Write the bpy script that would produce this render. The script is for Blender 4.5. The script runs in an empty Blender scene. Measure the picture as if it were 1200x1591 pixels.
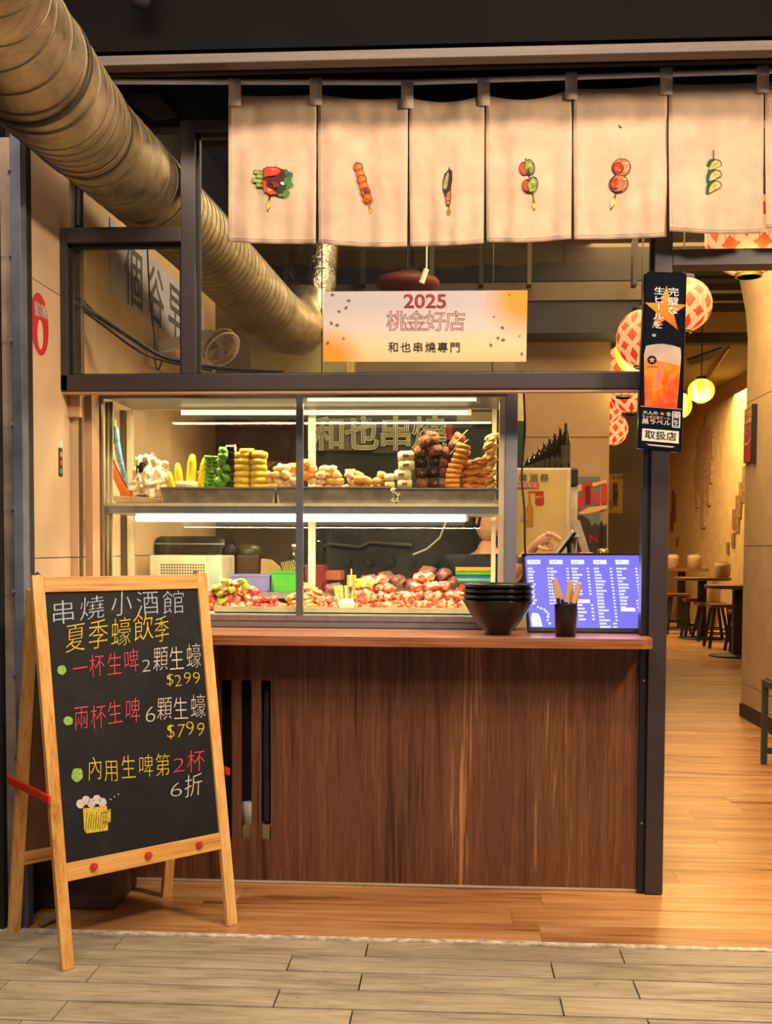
import bpy, math, random
from mathutils import Vector, Matrix, noise
random.seed(7)
C = bpy.context.scene.collection
# ---------------------------------------------------------------- camera
FPX, CYP, HC = 1700.0, 795.5 + 132.0, 1.45
RC = Matrix.Rotation(math.atan(.062), 3, 'Z') @ Matrix.Rotation(math.pi/2 - math.radians(2.6), 3, 'X') @ Matrix.Rotation(math.radians(.26), 3, 'Z')
cam = bpy.data.cameras.new('camera'); camo = bpy.data.objects.new('camera', cam); C.objects.link(camo)
cam.lens = FPX/1591*36; cam.sensor_width = 36; cam.shift_y = 132/1591; cam.clip_start = .05; cam.clip_end = 100
camo.matrix_world = Matrix.Translation((0, 0, HC)) @ RC.to_4x4()
bpy.context.scene.camera = camo
def ray(px, py): return RC @ Vector(((px-600)/FPX, -(py-CYP)/FPX, -1))
def P(px, py, Y): d = ray(px, py); return Vector((0, 0, HC)) + d*(Y/d.y)
def PZ(px, py, Z): d = ray(px, py); return Vector((0, 0, HC)) + d*((Z-HC)/d.z)
def PX(px, py, X): d = ray(px, py); return Vector((0, 0, HC)) + d*(X/d.x)
def PL(px, py, p0, n): d = ray(px, py); o = Vector((0, 0, HC)); return o + d*((p0-o).dot(n)/d.dot(n))
# ---------------------------------------------------------------- world, light, exposure
def srgb(h):
    h = h.lstrip('#'); v = [int(h[i:i+2], 16)/255 for i in (0, 2, 4)]
    return tuple((x/12.92 if x <= .04045 else ((x+.055)/1.055)**2.4) for x in v) + (1,)
w = bpy.data.worlds.new('world'); bpy.context.scene.world = w; w.use_nodes = True
w.node_tree.nodes['Background'].inputs[0].default_value = (.62, .55, .60, 1); w.node_tree.nodes['Background'].inputs[1].default_value = .13
vs = bpy.context.scene.view_settings
vs.view_transform = 'Standard'; vs.look = 'None'; vs.gamma = 1; vs.use_curve_mapping = False; vs.exposure = .42
def area(name, loc, target, sx, sy, power, col, spread=180):
    l = bpy.data.lights.new(name, 'AREA'); l.shape = 'RECTANGLE'; l.size = sx; l.size_y = sy; l.energy = power; l.color = col[:3]; l.spread = math.radians(spread)
    o = bpy.data.objects.new(name, l); C.objects.link(o); o.location = loc
    o.rotation_euler = (Vector(target)-Vector(loc)).to_track_quat('-Z', 'Y').to_euler(); return o
def spot(name, loc, target, power, col, ang, blend=.5, r=.05):
    l = bpy.data.lights.new(name, 'SPOT'); l.energy = power; l.color = col[:3]; l.spot_size = math.radians(ang); l.spot_blend = blend; l.shadow_soft_size = r
    o = bpy.data.objects.new(name, l); C.objects.link(o); o.location = loc
    o.rotation_euler = (Vector(target)-Vector(loc)).to_track_quat('-Z', 'Y').to_euler(); return o
def point(name, loc, power, col, r=.1):
    l = bpy.data.lights.new(name, 'POINT'); l.energy = power; l.color = col[:3]; l.shadow_soft_size = r
    o = bpy.data.objects.new(name, l); C.objects.link(o); o.location = loc; return o
WARM = (1, .74, .48)
area('canopy_light', (-.3, 2.55, 4.15), (-.2, 4.6, 1.2), 3.4, .3, 66, (1, .76, .54))
area('added_side_wall_fill', (2.3, 2.4, 3.6), (-1.67, 4.3, 1.6), .5, .3, 42, (1, .74, .48), 110)  # added fill that brightens the left side wall; no lamp is known here
area('arcade_light', (0, -1.2, 5.9), (0, 4.2, .6), 4, 1.0, 150, (1, .82, .66))
area('kitchen_light', (.3, 6.3, 3.95), (-.3, 6.6, 0), 1.0, .6, 60, (1, .80, .50))
area('dining_light', (1.7, 8.0, 3.95), (1.7, 8.0, 0), 1.2, 2.5, 95, (1, .68, .32))
area('corridor_light', (3.2, 18.5, 3.9), (3.6, 18.5, 0), 1.0, 5, 260, (1, .70, .30))
spot('doorway_spot', (1.9, 4.0, 3.9), (1.75, 5.6, 0), 330, (1, .68, .32), 58, .6, .08)
# ---------------------------------------------------------------- materials
MATS = {}
class N:
    def __init__(s, name):
        s.m = bpy.data.materials.new(name); s.m.use_nodes = True; s.t = s.m.node_tree; s.b = s.t.nodes['Principled BSDF']; s.out = s.t.nodes['Material Output']
    def n(s, typ, **k):
        nd = s.t.nodes.new(typ)
        for a, v in k.items(): setattr(nd, a, v)
        return nd
    def l(s, a, b): s.t.links.new(a, b)
    def coord(s, scale=(1, 1, 1), rnd=True, rot=(0, 0, 0)):
        tc = s.n('ShaderNodeTexCoord'); mp = s.n('ShaderNodeMapping'); mp.inputs['Scale'].default_value = scale; mp.inputs['Rotation'].default_value = rot
        s.l(tc.outputs['Object'], mp.inputs[0])
        if rnd:
            oi = s.n('ShaderNodeObjectInfo'); mu = s.n('ShaderNodeVectorMath', operation='SCALE'); s.l(oi.outputs['Random'], mu.inputs['Scale']); mu.inputs[0].default_value = (13, 17, 11); s.l(mu.outputs[0], mp.inputs['Location'])
        return mp.outputs[0]
    def noise(s, vec, scale, detail=4, rough=.55, dist=0):
        t = s.n('ShaderNodeTexNoise'); t.inputs['Scale'].default_value = scale; t.inputs['Detail'].default_value = detail; t.inputs['Roughness'].default_value = rough; t.inputs['Distortion'].default_value = dist
        s.l(vec, t.inputs['Vector']); return t.outputs['Fac']
    def ramp(s, fac, stops):
        r = s.n('ShaderNodeValToRGB'); e = r.color_ramp.elements
        while len(e) < len(stops): e.new(.5)
        for i, (p, c) in enumerate(stops): e[i].position = p; e[i].color = c if isinstance(c, tuple) else srgb(c)
        s.l(fac, r.inputs[0]); return r.outputs[0]
    def bump(s, h, strength=.2, dist=.01):
        b = s.n('ShaderNodeBump'); b.inputs['Strength'].default_value = strength; b.inputs['Distance'].default_value = dist; s.l(h, b.inputs['Height']); s.l(b.outputs[0], s.b.inputs['Normal'])
    def setp(s, rough=.5, metal=0, spec=None):
        s.b.inputs['Roughness'].default_value = rough; s.b.inputs['Metallic'].default_value = metal
        if spec is not None: s.b.inputs['Specular IOR Level'].default_value = spec
def plain(name, col, rough=.5, metal=0, var=.08, scale=8, bump=0, spec=None, sx=(1, 1, 1), coat=0):
    if name in MATS: return MATS[name]
    k = N(name); k.setp(rough, metal, spec); c = srgb(col) if isinstance(col, str) else col
    f = k.noise(k.coord(sx), scale)
    lo = tuple(x*(1-var*2) for x in c[:3])+(1,); hi = tuple(min(1, x*(1+var*2)) for x in c[:3])+(1,)
    k.l(k.ramp(f, [(.3, lo), (.7, hi)]), k.b.inputs['Base Color'])
    if bump: k.bump(f, bump)
    if coat: k.b.inputs['Coat Weight'].default_value = coat
    MATS[name] = k.m; return k.m
def emit(name, col, s=1.0):
    if name in MATS: return MATS[name]
    k = N(name); c = srgb(col) if isinstance(col, str) else col; k.b.inputs['Base Color'].default_value = (0, 0, 0, 1); k.b.inputs['Emission Color'].default_value = c; k.b.inputs['Emission Strength'].default_value = s; k.setp(.6)
    MATS[name] = k.m; return k.m
def wood(name, stops, axis='Z', fine=60, coarse=5, rough=.4, stretch=.05, bump=.05, rnd=True):
    if name in MATS: return MATS[name]
    k = N(name); k.setp(rough)
    sc = [1, 1, 1]; sc['XYZ'.index(axis)] = stretch
    v = k.coord(tuple(sc), rnd)
    a = k.noise(v, coarse, 3, .5, 1.2); b = k.noise(v, fine, 4, .6, .2)
    mx = k.n('ShaderNodeMix'); mx.inputs[0].default_value = .42; k.l(a, mx.inputs[2]); k.l(b, mx.inputs[3])
    sv = list(sc); sv['XYZ'.index(axis)] = stretch*.35; c3 = k.noise(k.coord(tuple(sv), rnd), fine*3.2, 3, .7)
    m2 = k.n('ShaderNodeMix'); m2.inputs[0].default_value = .30; k.l(mx.outputs[0], m2.inputs[2]); k.l(c3, m2.inputs[3])
    k.l(k.ramp(m2.outputs[0], [(.5+(p_-.5)*.62, q_) for p_, q_ in stops]), k.b.inputs['Base Color']); k.bump(b, bump, .003)
    MATS[name] = k.m; return k.m
def glassm(name, tint=(1, 1, 1), gl=.12, rough=.01):
    k = N(name); t = k.n('ShaderNodeBsdfTransparent'); t.inputs[0].default_value = (*tint, 1); g = k.n('ShaderNodeBsdfGlossy'); g.inputs['Roughness'].default_value = rough
    fr = k.n('ShaderNodeFresnel'); fr.inputs[0].default_value = 1.45; ma = k.n('ShaderNodeMath', operation='MULTIPLY'); ma.inputs[1].default_value = gl*10; k.l(fr.outputs[0], ma.inputs[0])
    mx = k.n('ShaderNodeMixShader'); k.l(ma.outputs[0], mx.inputs[0]); k.l(t.outputs[0], mx.inputs[1]); k.l(g.outputs[0], mx.inputs[2]); k.l(mx.outputs[0], k.out.inputs[0])
    MATS[name] = k.m; return k.m
FRAME = plain('charcoal_frame_paint', '#3a3234', .38, 0, .08, 3)
FRAMEB = plain('black_gasket', '#17151a', .5)
BLACK = plain('matte_black_paint', '#1c1a1e', .6)
BEIGE = plain('cream_wall_panel', '#c9ac88', .62, 0, .06, 2.2, .03)
BEIGE2 = plain('tan_wall_board', '#b9936a', .7, 0, .07, 1.6, .04)
BROWNW = plain('brown_wall', '#7c6550', .75, 0, .15, 1.2)
STEEL = plain('brushed_steel', '#aeb0b8', .34, .85, .06, 30, 0, None, (1, 1, .05))
ALU = plain('grey_aluminium', '#8f8e96', .4, .55, .06, 10, 0, None, (1, 1, .05))
CREAMAL = plain('cream_painted_frame', '#d8c8a2', .4, .1)
WHITE = plain('white_plastic', '#e8e4dc', .4)
GALV = plain('weathered_blue_steel', '#6d7484', .5, .5, .22, 5)
RED = plain('red_plastic', '#d8301f', .35)
REDP = plain('red_print', '#c03024', .6)
WALNUT = wood('walnut_laminate', [(.30, '#2e1c17'), (.40, '#543324'), (.47, '#6f4830'), (.51, '#5a3827'), (.56, '#7f5236'), (.62, '#63402c'), (.70, '#a8744a'), (.76, '#c08a5c')], 'Z', 26, 3.2, .30, .055, .03, False)
WALNUTX = wood('walnut_edge', [(.36, '#5a3324'), (.48, '#8a5638'), (.58, '#a66b47'), (.7, '#b98157')], 'X', 40, 4, .28, .05, .03)
PINE = wood('pine_wood', [(.32, '#a86a2a'), (.44, '#d59a4c'), (.56, '#e6b062'), (.68, '#f2c67e')], 'Z', 34, 3, .42, .06, .05)
PINEX = wood('pine_wood_rail', [(.32, '#a86a2a'), (.44, '#d59a4c'), (.56, '#e6b062'), (.68, '#f2c67e')], 'X', 34, 3, .42, .06, .05)
OAKF = wood('oak_laminate_floor', [(.30, '#6e4324'), (.40, '#a9713f'), (.50, '#bb8450'), (.60, '#cb9862'), (.72, '#dcb07c')], 'X', 26, 3.6, .33, .09, .03)
def tile_mat():
    k = N('grey_wood_look_tile'); k.setp(.5); v = k.coord((.22, 1, 1)); a = k.noise(v, 7, 5, .6, 1.4); b = k.noise(k.coord((.10, 1, 1)), 70, 4, .7)
    mx = k.n('ShaderNodeMix'); mx.inputs[0].default_value = .45; k.l(a, mx.inputs[2]); k.l(b, mx.inputs[3])
    c = k.ramp(mx.outputs[0], [(.36, '#85765e'), (.46, '#a4967d'), (.55, '#b6a88e'), (.64, '#c6b99f')])
    tc = k.n('ShaderNodeTexCoord'); mp = k.n('ShaderNodeMapping'); mp.inputs['Scale'].default_value = (.5, 1.3, 1); ge = k.n('ShaderNodeNewGeometry'); k.l(ge.outputs['Position'], mp.inputs[0])
    st = k.ramp(k.noise(mp.outputs[0], 9, 7, .75, 1.5), [(.60, (0, 0, 0, 1)), (.70, (1, 1, 1, 1))]); m = k.n('ShaderNodeMix', data_type='RGBA'); m.blend_type = 'MULTIPLY'
    mm2 = k.n('ShaderNodeMath', operation='MULTIPLY'); mm2.inputs[1].default_value = .55; k.l(st, mm2.inputs[0]); k.l(mm2.outputs[0], m.inputs[0]); k.l(c, m.inputs[6]); m.inputs[7].default_value = srgb('#6b5e50')
    k.l(m.outputs[2], k.b.inputs['Base Color']); k.bump(b, .1, .003); return k.m
GREYT = tile_mat()
DWOOD = wood('dark_brown_wood', [(.35, '#2c1c15'), (.5, '#4a3024'), (.66, '#634334')], 'X', 20, 3, .5, .08)
MOULD = wood('brown_moulding_wood', [(.35, '#2c211b'), (.5, '#46382e'), (.66, '#5f4e40')], 'X', 20, 3, .45, .03)
TABW = wood('dark_table_wood', [(.35, '#4f2e17'), (.5, '#6e4426'), (.66, '#8b5a36')], 'X', 20, 3, .4, .08)
GLASS = glassm('window_glass', (.96, .97, .96), .13)
GLASS2 = glassm('case_glass', (.98, .99, .97), .05)
CLEAR = glassm('clear_plastic', (.80, .82, .74), .2, .1)
def cloth_mat():
    k = N('cream_linen'); k.setp(.9, 0, .15); v = k.coord((1, 1, 1), False)
    wa = k.n('ShaderNodeTexWave', wave_type='BANDS', bands_direction='X'); wa.inputs['Scale'].default_value = 140; wa.inputs['Distortion'].default_value = 2; k.l(v, wa.inputs[0])
    wb = k.n('ShaderNodeTexWave', wave_type='BANDS', bands_direction='Z'); wb.inputs['Scale'].default_value = 140; wb.inputs['Distortion'].default_value = 2; k.l(v, wb.inputs[0])
    ad = k.n('ShaderNodeMath', operation='ADD'); k.l(wa.outputs['Fac'], ad.inputs[0]); k.l(wb.outputs['Fac'], ad.inputs[1])
    k.l(k.ramp(k.noise(v, 9, 5), [(.3, '#b79d86'), (.7, '#c8af98')]), k.b.inputs['Base Color']); k.bump(ad.outputs[0], .16, .002)
    return k.m
LINEN = cloth_mat()
def duct_mat():
    k = N('galvanised_duct'); k.setp(.45, .85); v = k.coord((1, 1, 1), False)
    f = k.noise(v, 5, 6, .7, .6); k.l(k.ramp(f, [(.3, '#7d6f56'), (.5, '#a59678'), (.72, '#c4b89a')]), k.b.inputs['Base Color'])
    k.l(k.ramp(k.noise(v, 11, 5, .7), [(.35, (.34,)*3+(1,)), (.7, (.62,)*3+(1,))]), k.b.inputs['Roughness']); k.bump(k.noise(v, 16, 3), .12, .01); return k.m
DUCT = duct_mat()
FOIL = plain('crinkled_foil_tape', '#6f675a', .32, 1, .1, 26, 1.0)
def board_mat():
    k = N('black_chalkboard'); k.setp(.62, 0, .3); v = k.coord((1, 1, 1), False)
    k.l(k.ramp(k.noise(v, 5, 6, .65, 1.5), [(.35, '#141315'), (.6, '#1d1c1e'), (.8, '#343233')]), k.b.inputs['Base Color']); return k.m
BOARD = board_mat()
def chalk(name, col):
    k = N(name); k.setp(.95, 0, .1); v = k.coord((1, 1, 1), False); c = srgb(col); d = tuple(x*.62 for x in c[:3])+(1,)
    k.l(k.ramp(k.noise(v, 160, 3, .7), [(.38, d), (.55, c)]), k.b.inputs['Base Color']); MATS[name] = k.m; return k.m
CH = {'b': chalk('pale_blue_chalk', '#b9c9dc'), 'w': chalk('white_chalk', '#dcd6d2'), 'y': chalk('yellow_chalk', '#e2c84a'), 'r': chalk('pink_chalk', '#e0566a'), 'g': chalk('green_chalk', '#9ccb62')}
def lantern_mat(name, base, pat, red=True):
    k = N(name); k.setp(.7); tc = k.n('ShaderNodeTexCoord'); sp = k.n('ShaderNodeSeparateXYZ'); k.l(tc.outputs['Object'], sp.inputs[0])
    def M(op, a, b=None, cc=None):
        m = k.n('ShaderNodeMath', operation=op)
        for i, x in enumerate((a, b, cc)):
            if x is None: continue
            if isinstance(x, (int, float)): m.inputs[i].default_value = x
            else: k.l(x, m.inputs[i])
        return m.outputs[0]
    ang = M('ARCTAN2', sp.outputs[1], sp.outputs[0])
    if red:
        U_ = M('MULTIPLY', ang, 4/math.pi); V_ = M('MULTIPLY', sp.outputs[2], 1.35)
        def dia(uo, vo, su, sv, lim): return M('LESS_THAN', M('ADD', M('MULTIPLY', M('PINGPONG', M('ADD', U_, uo), .5), su), M('MULTIPLY', M('PINGPONG', M('ADD', V_, vo), .5), sv)), lim)
        a = dia(0, 0, 1.1, .8, .30); a2 = dia(.5, .5, 1.0, 1.0, .26); a3 = dia(.25, .5, 2, 2, .13); a4 = dia(-.25, .5, 2, 2, .13)
        line = M('LESS_THAN', M('ABSOLUTE', M('SUBTRACT', M('PINGPONG', U_, .5), .36)), .012); rib = M('LESS_THAN', M('PINGPONG', M('MULTIPLY', sp.outputs[2], 14), .5), .045)
        f = M('MAXIMUM', M('MAXIMUM', M('MAXIMUM', a, a2), M('MAXIMUM', a3, a4)), M('MAXIMUM', line, M('MULTIPLY', rib, .35)))
    else: f = M('GREATER_THAN', M('PINGPONG', M('MULTIPLY', ang, 3/math.pi), .5), .25)
    mx = k.n('ShaderNodeMix', data_type='RGBA'); k.l(f, mx.inputs[0]); mx.inputs[6].default_value = srgb(base); mx.inputs[7].default_value = srgb(pat)
    k.b.inputs['Base Color'].default_value = srgb(base if not red else '#7a5a40'); k.l(mx.outputs[2], k.b.inputs['Emission Color']); k.b.inputs['Emission Strength'].default_value = .72 if red else 1.0; return k.m
LANR = lantern_mat('red_diamond_lantern_paper', '#ffc07e', '#f01400'); LANY = lantern_mat('yellow_striped_lantern_paper', '#ffff86', '#f2e400', False)
# ---------------------------------------------------------------- mesh builder
class B:
    def __init__(s): s.v = []; s.f = []; s.sm = []; s.mi = []; s.cur = 0
    def add(s, vs, fs, smooth=False):
        o = len(s.v); s.v += [Vector(v) for v in vs]
        for f in fs: s.f.append([o+i for i in f]); s.sm.append(smooth); s.mi.append(s.cur)
        return s
    def box(s, x0, x1, y0, y1, z0, z1):
        if x0 > x1: x0, x1 = x1, x0
        if y0 > y1: y0, y1 = y1, y0
        if z0 > z1: z0, z1 = z1, z0
        return s.add([(x0, y0, z0), (x1, y0, z0), (x1, y1, z0), (x0, y1, z0), (x0, y0, z1), (x1, y0, z1), (x1, y1, z1), (x0, y1, z1)],
              [(0, 3, 2, 1), (4, 5, 6, 7), (0, 1, 5, 4), (1, 2, 6, 5), (2, 3, 7, 6), (3, 0, 4, 7)])
    def bar(s, p, q, w, h, up=(0, 0, 1), t=1.0):   # box along p->q, width w sideways, h along up; t = taper at q
        p, q = Vector(p), Vector(q); d = (q-p).normalized(); a = d.cross(Vector(up)).normalized(); b = a.cross(d).normalized()
        vs = []
        for c, k in ((p, 1), (q, t)):
            for i, j in ((-1, -1), (1, -1), (1, 1), (-1, 1)): vs.append(c + a*(i*w/2*k) + b*(j*h/2*k))
        return s.add(vs, [(0, 1, 2, 3), (7, 6, 5, 4), (0, 4, 5, 1), (1, 5, 6, 2), (2, 6, 7, 3), (3, 7, 4, 0)])
    def tube(s, pts, r, n=8, cap=True):
        pts = [Vector(p) for p in pts]; rs = r if isinstance(r, (list, tuple)) else [r]*len(pts)
        up = Vector((0, 0, 1)); vs = []; prev = None
        for i, p in enumerate(pts):
            d = (pts[min(i+1, len(pts)-1)] - pts[max(i-1, 0)]).normalized()
            if prev is None: a = d.cross(up if abs(d.z) < .95 else Vector((1, 0, 0))).normalized()
            else: a = (prev - d*prev.dot(d)).normalized()
            prev = a; b = d.cross(a)
            for k in range(n): t = 2*math.pi*k/n; vs.append(p + (a*math.cos(t)+b*math.sin(t))*rs[i])
        fs = [(i*n+k, i*n+(k+1) % n, (i+1)*n+(k+1) % n, (i+1)*n+k) for i in range(len(pts)-1) for k in range(n)]
        s.add(vs, fs, True)
        if cap: s.add(vs[:n], [tuple(range(n))[::-1]]); s.add(vs[-n:], [tuple(range(n))])
        return s
    def lathe(s, prof, c=(0, 0, 0), n=24, cap=True):
        c = Vector(c); vs = [c+Vector((r*math.cos(2*math.pi*k/n), r*math.sin(2*math.pi*k/n), z)) for r, z in prof for k in range(n)]
        s.add(vs, [(i*n+k, i*n+(k+1) % n, (i+1)*n+(k+1) % n, (i+1)*n+k) for i in range(len(prof)-1) for k in range(n)], True)
        if cap:
            if prof[0][0] > 1e-4: s.add(vs[:n], [tuple(range(n))[::-1]])
            if prof[-1][0] > 1e-4: s.add(vs[-n:], [tuple(range(n))])
        return s
    def poly(s, pts, off, back=False):            # flat prism: outline pts (world) extruded by vector off
        pts = [Vector(p) for p in pts]; n = len(pts); off = Vector(off)
        vs = pts + [p+off for p in pts]
        return s.add(vs, [tuple(range(n)), tuple(range(2*n-1, n-1, -1))] + [(i, i+n, (i+1) % n+n, (i+1) % n)[::1] for i in range(n)])
    def mesh(s, name, mat, org=Vector((0, 0, 0))):
        m = bpy.data.meshes.new(name); m.from_pydata([v-org for v in s.v], [], s.f)
        for mm_ in (mat if isinstance(mat, (list, tuple)) else [mat]): m.materials.append(mm_)
        m.polygons.foreach_set('use_smooth', s.sm); m.polygons.foreach_set('material_index', s.mi); m.update(); return m
def setl(o, label=None, cat=None, group=None, kind=None):
    for k, v in (('label', label), ('category', cat), ('group', group), ('kind', kind)):
        if v: o[k] = v
    return o
WL = {}
def thing(name, label, cat, loc=(0, 0, 0), group=None, rot=None):
    o = bpy.data.objects.new(name, None); o.empty_display_size = .05; C.objects.link(o); o.location = loc; WL[o] = Vector(loc)
    if rot: o.rotation_euler = rot
    return setl(o, label, cat, group)
def worg(parent):
    v = Vector((0, 0, 0))
    while parent is not None: v += Vector(parent.location); parent = parent.parent
    return v
def part(name, b, mat, parent=None, label=None, kind=None, bevel=0, local=False, org=None):
    o0 = Vector((0, 0, 0)) if (local or parent is None) else worg(parent)
    loc = Vector((0, 0, 0))
    if org is not None: loc = Vector(org)-o0; o0 = Vector(org)
    o = bpy.data.objects.new(name, b.mesh(name, mat, o0)); C.objects.link(o); o.parent = parent; o.location = loc
    if label: o['label'] = label
    if kind: o['kind'] = kind
    if bevel:
        md = o.modifiers.new('b', 'BEVEL'); md.width = bevel; md.segments = 2; md.limit_method = 'ANGLE'
    return o
def single(name, b, mat, label, cat, group=None, bevel=0):
    mn = [min(v[i] for v in b.v) for i in range(3)]; mx = [max(v[i] for v in b.v) for i in range(3)]
    o = part(name, b, mat, None, bevel=bevel, org=((mn[0]+mx[0])/2, (mn[1]+mx[1])/2, mn[2])); return setl(o, label, cat, group)
def struct(name, b, mat, bevel=0, parent=None): return part(name, b, mat, parent, kind='structure' if parent is None else None, bevel=bevel)
# --- glyphs
_fc = bpy.data.curves.new('font_tmp', 'FONT'); _fo = bpy.data.objects.new('font_tmp', _fc); C.objects.link(_fo)
_gl = {}
_fc.resolution_u = 3
def _grab():
    bpy.context.view_layer.update(); m = bpy.data.meshes.new_from_object(_fo); r = [v.co.copy() for v in m.vertices], [tuple(p.vertices) for p in m.polygons]; bpy.data.meshes.remove(m); return r
def glyph(ch, off=0, outline=False):
    key = (ch, off, outline)
    if key not in _gl:
        _fc.body = ch; _fc.bevel_depth = 0; _fc.fill_mode = 'FRONT'; _fc.offset = min(0, off)*2; vs, fs = _grab(); _fc.offset = 0
        adv = (max(v.x for v in vs)+.04) if vs else .3
        if off > 0:
            _fc.fill_mode = 'NONE'; _fc.bevel_depth = off; _fc.bevel_resolution = 0; v2, f2 = _grab()
            f2 = [f for f in f2 if sum(v2[i].z for i in f)/len(f) > 1e-6]
            v2 = [Vector((v.x, v.y, 0)) for v in v2]
            if outline: vs, fs = v2, f2
            else: n = len(vs); vs = vs+v2; fs = fs+[tuple(n+i for i in f) for f in f2]
        _gl[key] = (vs, fs, adv)
    return _gl[key]
def put(b, ch, o, ux, uy, size, off=0, sx=1.0, outline=False):   # one glyph, lower-left corner o; axes ux, uy
    vs, fs, adv = glyph(ch, off, outline)
    b.add([o + ux*(v.x*size*sx) + uy*(v.y*size) for v in vs], fs); return adv*size*sx
def row(b, s, o, ux, uy, size, pitch=None, off=0, sx=1.0):
    p = Vector(o)
    for ch in s:
        if ch == ' ': p = p + ux*(pitch or size*.4); continue
        a = put(b, ch, p, ux, uy, size, off, sx); p = p + ux*(pitch if pitch else a)
def pxrow(b, s, x0, y0, x1, Y, h, off=0, squash=1.0, outline=False):   # text between pixel columns x0..x1, base line y0, glyph height h px, on plane Y
    a = P(x0, y0, Y); c = P(x1, y0, Y); n = len(s); pitch = (c-a).length/n; ux = (c-a).normalized(); sz = h/FPX*Y/.92
    for i, ch in enumerate(s):
        if ch != ' ': put(b, ch, a+ux*(pitch*i), ux, Vector((0, 0, 1)), sz, off, squash, outline)
ORD = ['lowest', 'second', 'third', 'fourth', 'fifth', 'sixth', 'seventh', 'eighth', 'ninth', 'tenth', 'eleventh', 'twelfth', 'thirteenth', 'fourteenth', 'fifteenth', 'sixteenth', 'seventeenth', 'eighteenth', 'nineteenth', 'twentieth']
NTH = ['first'] + ORD[1:]
YF = 4.58; XL = -1.67
# ================================================================ STRUCTURE
# --- ground: outer tiles
fl = struct('floor', B().box(-3.4, 4.6, -1, 3.975, -.06, -.012).box(-3.4, 4.6, 3.975, 25, -.06, -.010), plain('dark_grout', '#1e1a16', .9))
rows_y = [3.955-.1495*i for i in range(12)]
ref = {0: [573], 1: [453], 2: [563], 3: [433], 4: [548]}; pyr = [1466, 1491, 1517, 1545, 1575]
for i in range(11):
    y1, y0 = rows_y[i], rows_y[i+1]
    x0 = PZ(ref[i][0], pyr[i], 0).x if i in ref else random.uniform(-.5, .4)
    k = -3 if i < 6 else -2
    while k < 3:
        a = x0+k*.912; b_ = a+.907; k += 1
        if b_ < -1.95 or a > 1.55: continue
        part('tile', B().box(a, b_, y0+.0075, y1, -.012, random.uniform(-.0004, .0004)), GREYT, fl, bevel=.0012, org=((a+b_)/2, (y0+y1)/2, 0))
# --- inner laminate planks
pw = .192; y = 3.99; r = 0
while y < 10.6:
    xs = -2.9 + random.random()*1.1; lim = (-1.64, 4.2) if y < 4.6 else (.5, 2.75 if y < 7.5 else 2.9)
    while xs < lim[1]:
        xe = xs+1.25; a, b_ = max(xs, lim[0]), min(xe, lim[1])
        if b_-a > .05: part('plank', B().box(a, b_-.0012, y, y+pw-.0012, -.010, random.uniform(-.0002, .0002)), OAKF, fl, org=((a+b_)/2, y, 0))
        xs = xe
    y += pw; r += 1
farf = struct('floor_dining', B().box(.5, 4.8, y, 24.5, -.02, 0), wood('oak_laminate_far', [(.33, '#8d5c34'), (.44, '#b57f4d'), (.54, '#c79462'), (.66, '#dbae7c')], 'X', 12, 5, .3, .12, 0))
struct('trim_1', B().box(-1.75, 1.6, 3.958, 3.989, -.012, .004), plain('white_threshold_strip', '#d8cbb4', .6, 0, .25, 30))
# --- left side wall of joined panels
wl = struct('wall_left', B().box(XL-.12, XL-.012, 4.13, 9.0, 0, 4.1), plain('panel_joint_brown', '#5b452f', .9))
part('black_upper_board', B().box(XL-.02, XL, 4.13, 9.0, 3.31, 4.09), BLACK, wl)
zs = [0.02, 1.40, 2.505, 3.31]
for i in range(3):
    part('panel', B().box(XL-.02, XL, 4.13, 4.70, zs[i]+.002, zs[i+1]-.002), BEIGE, wl)
    part('panel', B().box(XL-.02, XL, 4.703, 9.0, zs[i]+.002, zs[i+1]-.002), BEIGE, wl)
bl = part('dark_edge', B().box(XL-.06, XL+.004, 4.115, 4.13, 0, 4.1), BLACK, wl)
# return panels between side wall and case
X1 = P(132, 700, 4.72).x; X2 = P(157, 700, 4.85).x
wr = struct('wall_return', B().box(XL, X1-.02, 4.70, 4.72, .0, 2.2), plain('panel_joint_brown', '#5b452f'))
for a, b_ in ((.14, 1.398), (1.402, 2.19)): part('panel', B().box(XL+.001, X1-.022, 4.692, 4.70, a, b_), BEIGE, wr)
part('post_panel', B().box(X1-.008, X2-.004, 4.74, 4.84, 1.07, 2.19), BEIGE2, wr)
part('junction_box', B().box(X1-.055, X1+.0, 4.66, 4.692, P(120, 648, 4.66).z, P(120, 612, 4.66).z), BEIGE2, wr, bevel=.003)
# left outer pillar: steel channel of the shutter
a0 = PZ(22, 1440, 0).x; a1 = PZ(47, 1440, 0).x
pl = thing('shutter_guide_post', 'tall weathered blue-grey steel shutter channel with bolts at the shop edge', 'post', ((a0+a1)/2, 4.02, 0))
part('channel', B().box(a0+.022, a1, 3.99, 4.05, 0, 4.0), GALV, pl, bevel=.003)
part('flange', B().box(a0-.020, a0+.02, 4.0, 4.06, 0, 2.95), plain('pale_scuffed_steel', '#8c7c6e', .5, .2, .3, 4), pl, bevel=.002)
for z in [.35+.31*i for i in range(11)]:
    part('bolt', B().tube([(a0+.021, 3.984, z), (a0+.021, 3.994, z)], .007, 8), STEEL, pl)
struct('wall_outer', B().box(a0-.6, a0-.022, 3.97, 4.2, 0, 4.2).box(a0-.1, a0+.02, 4.061, 4.2, 0, 4.2), plain('black_rusty_metal', '#1d191b', .7, .2, .5, 9))
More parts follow.
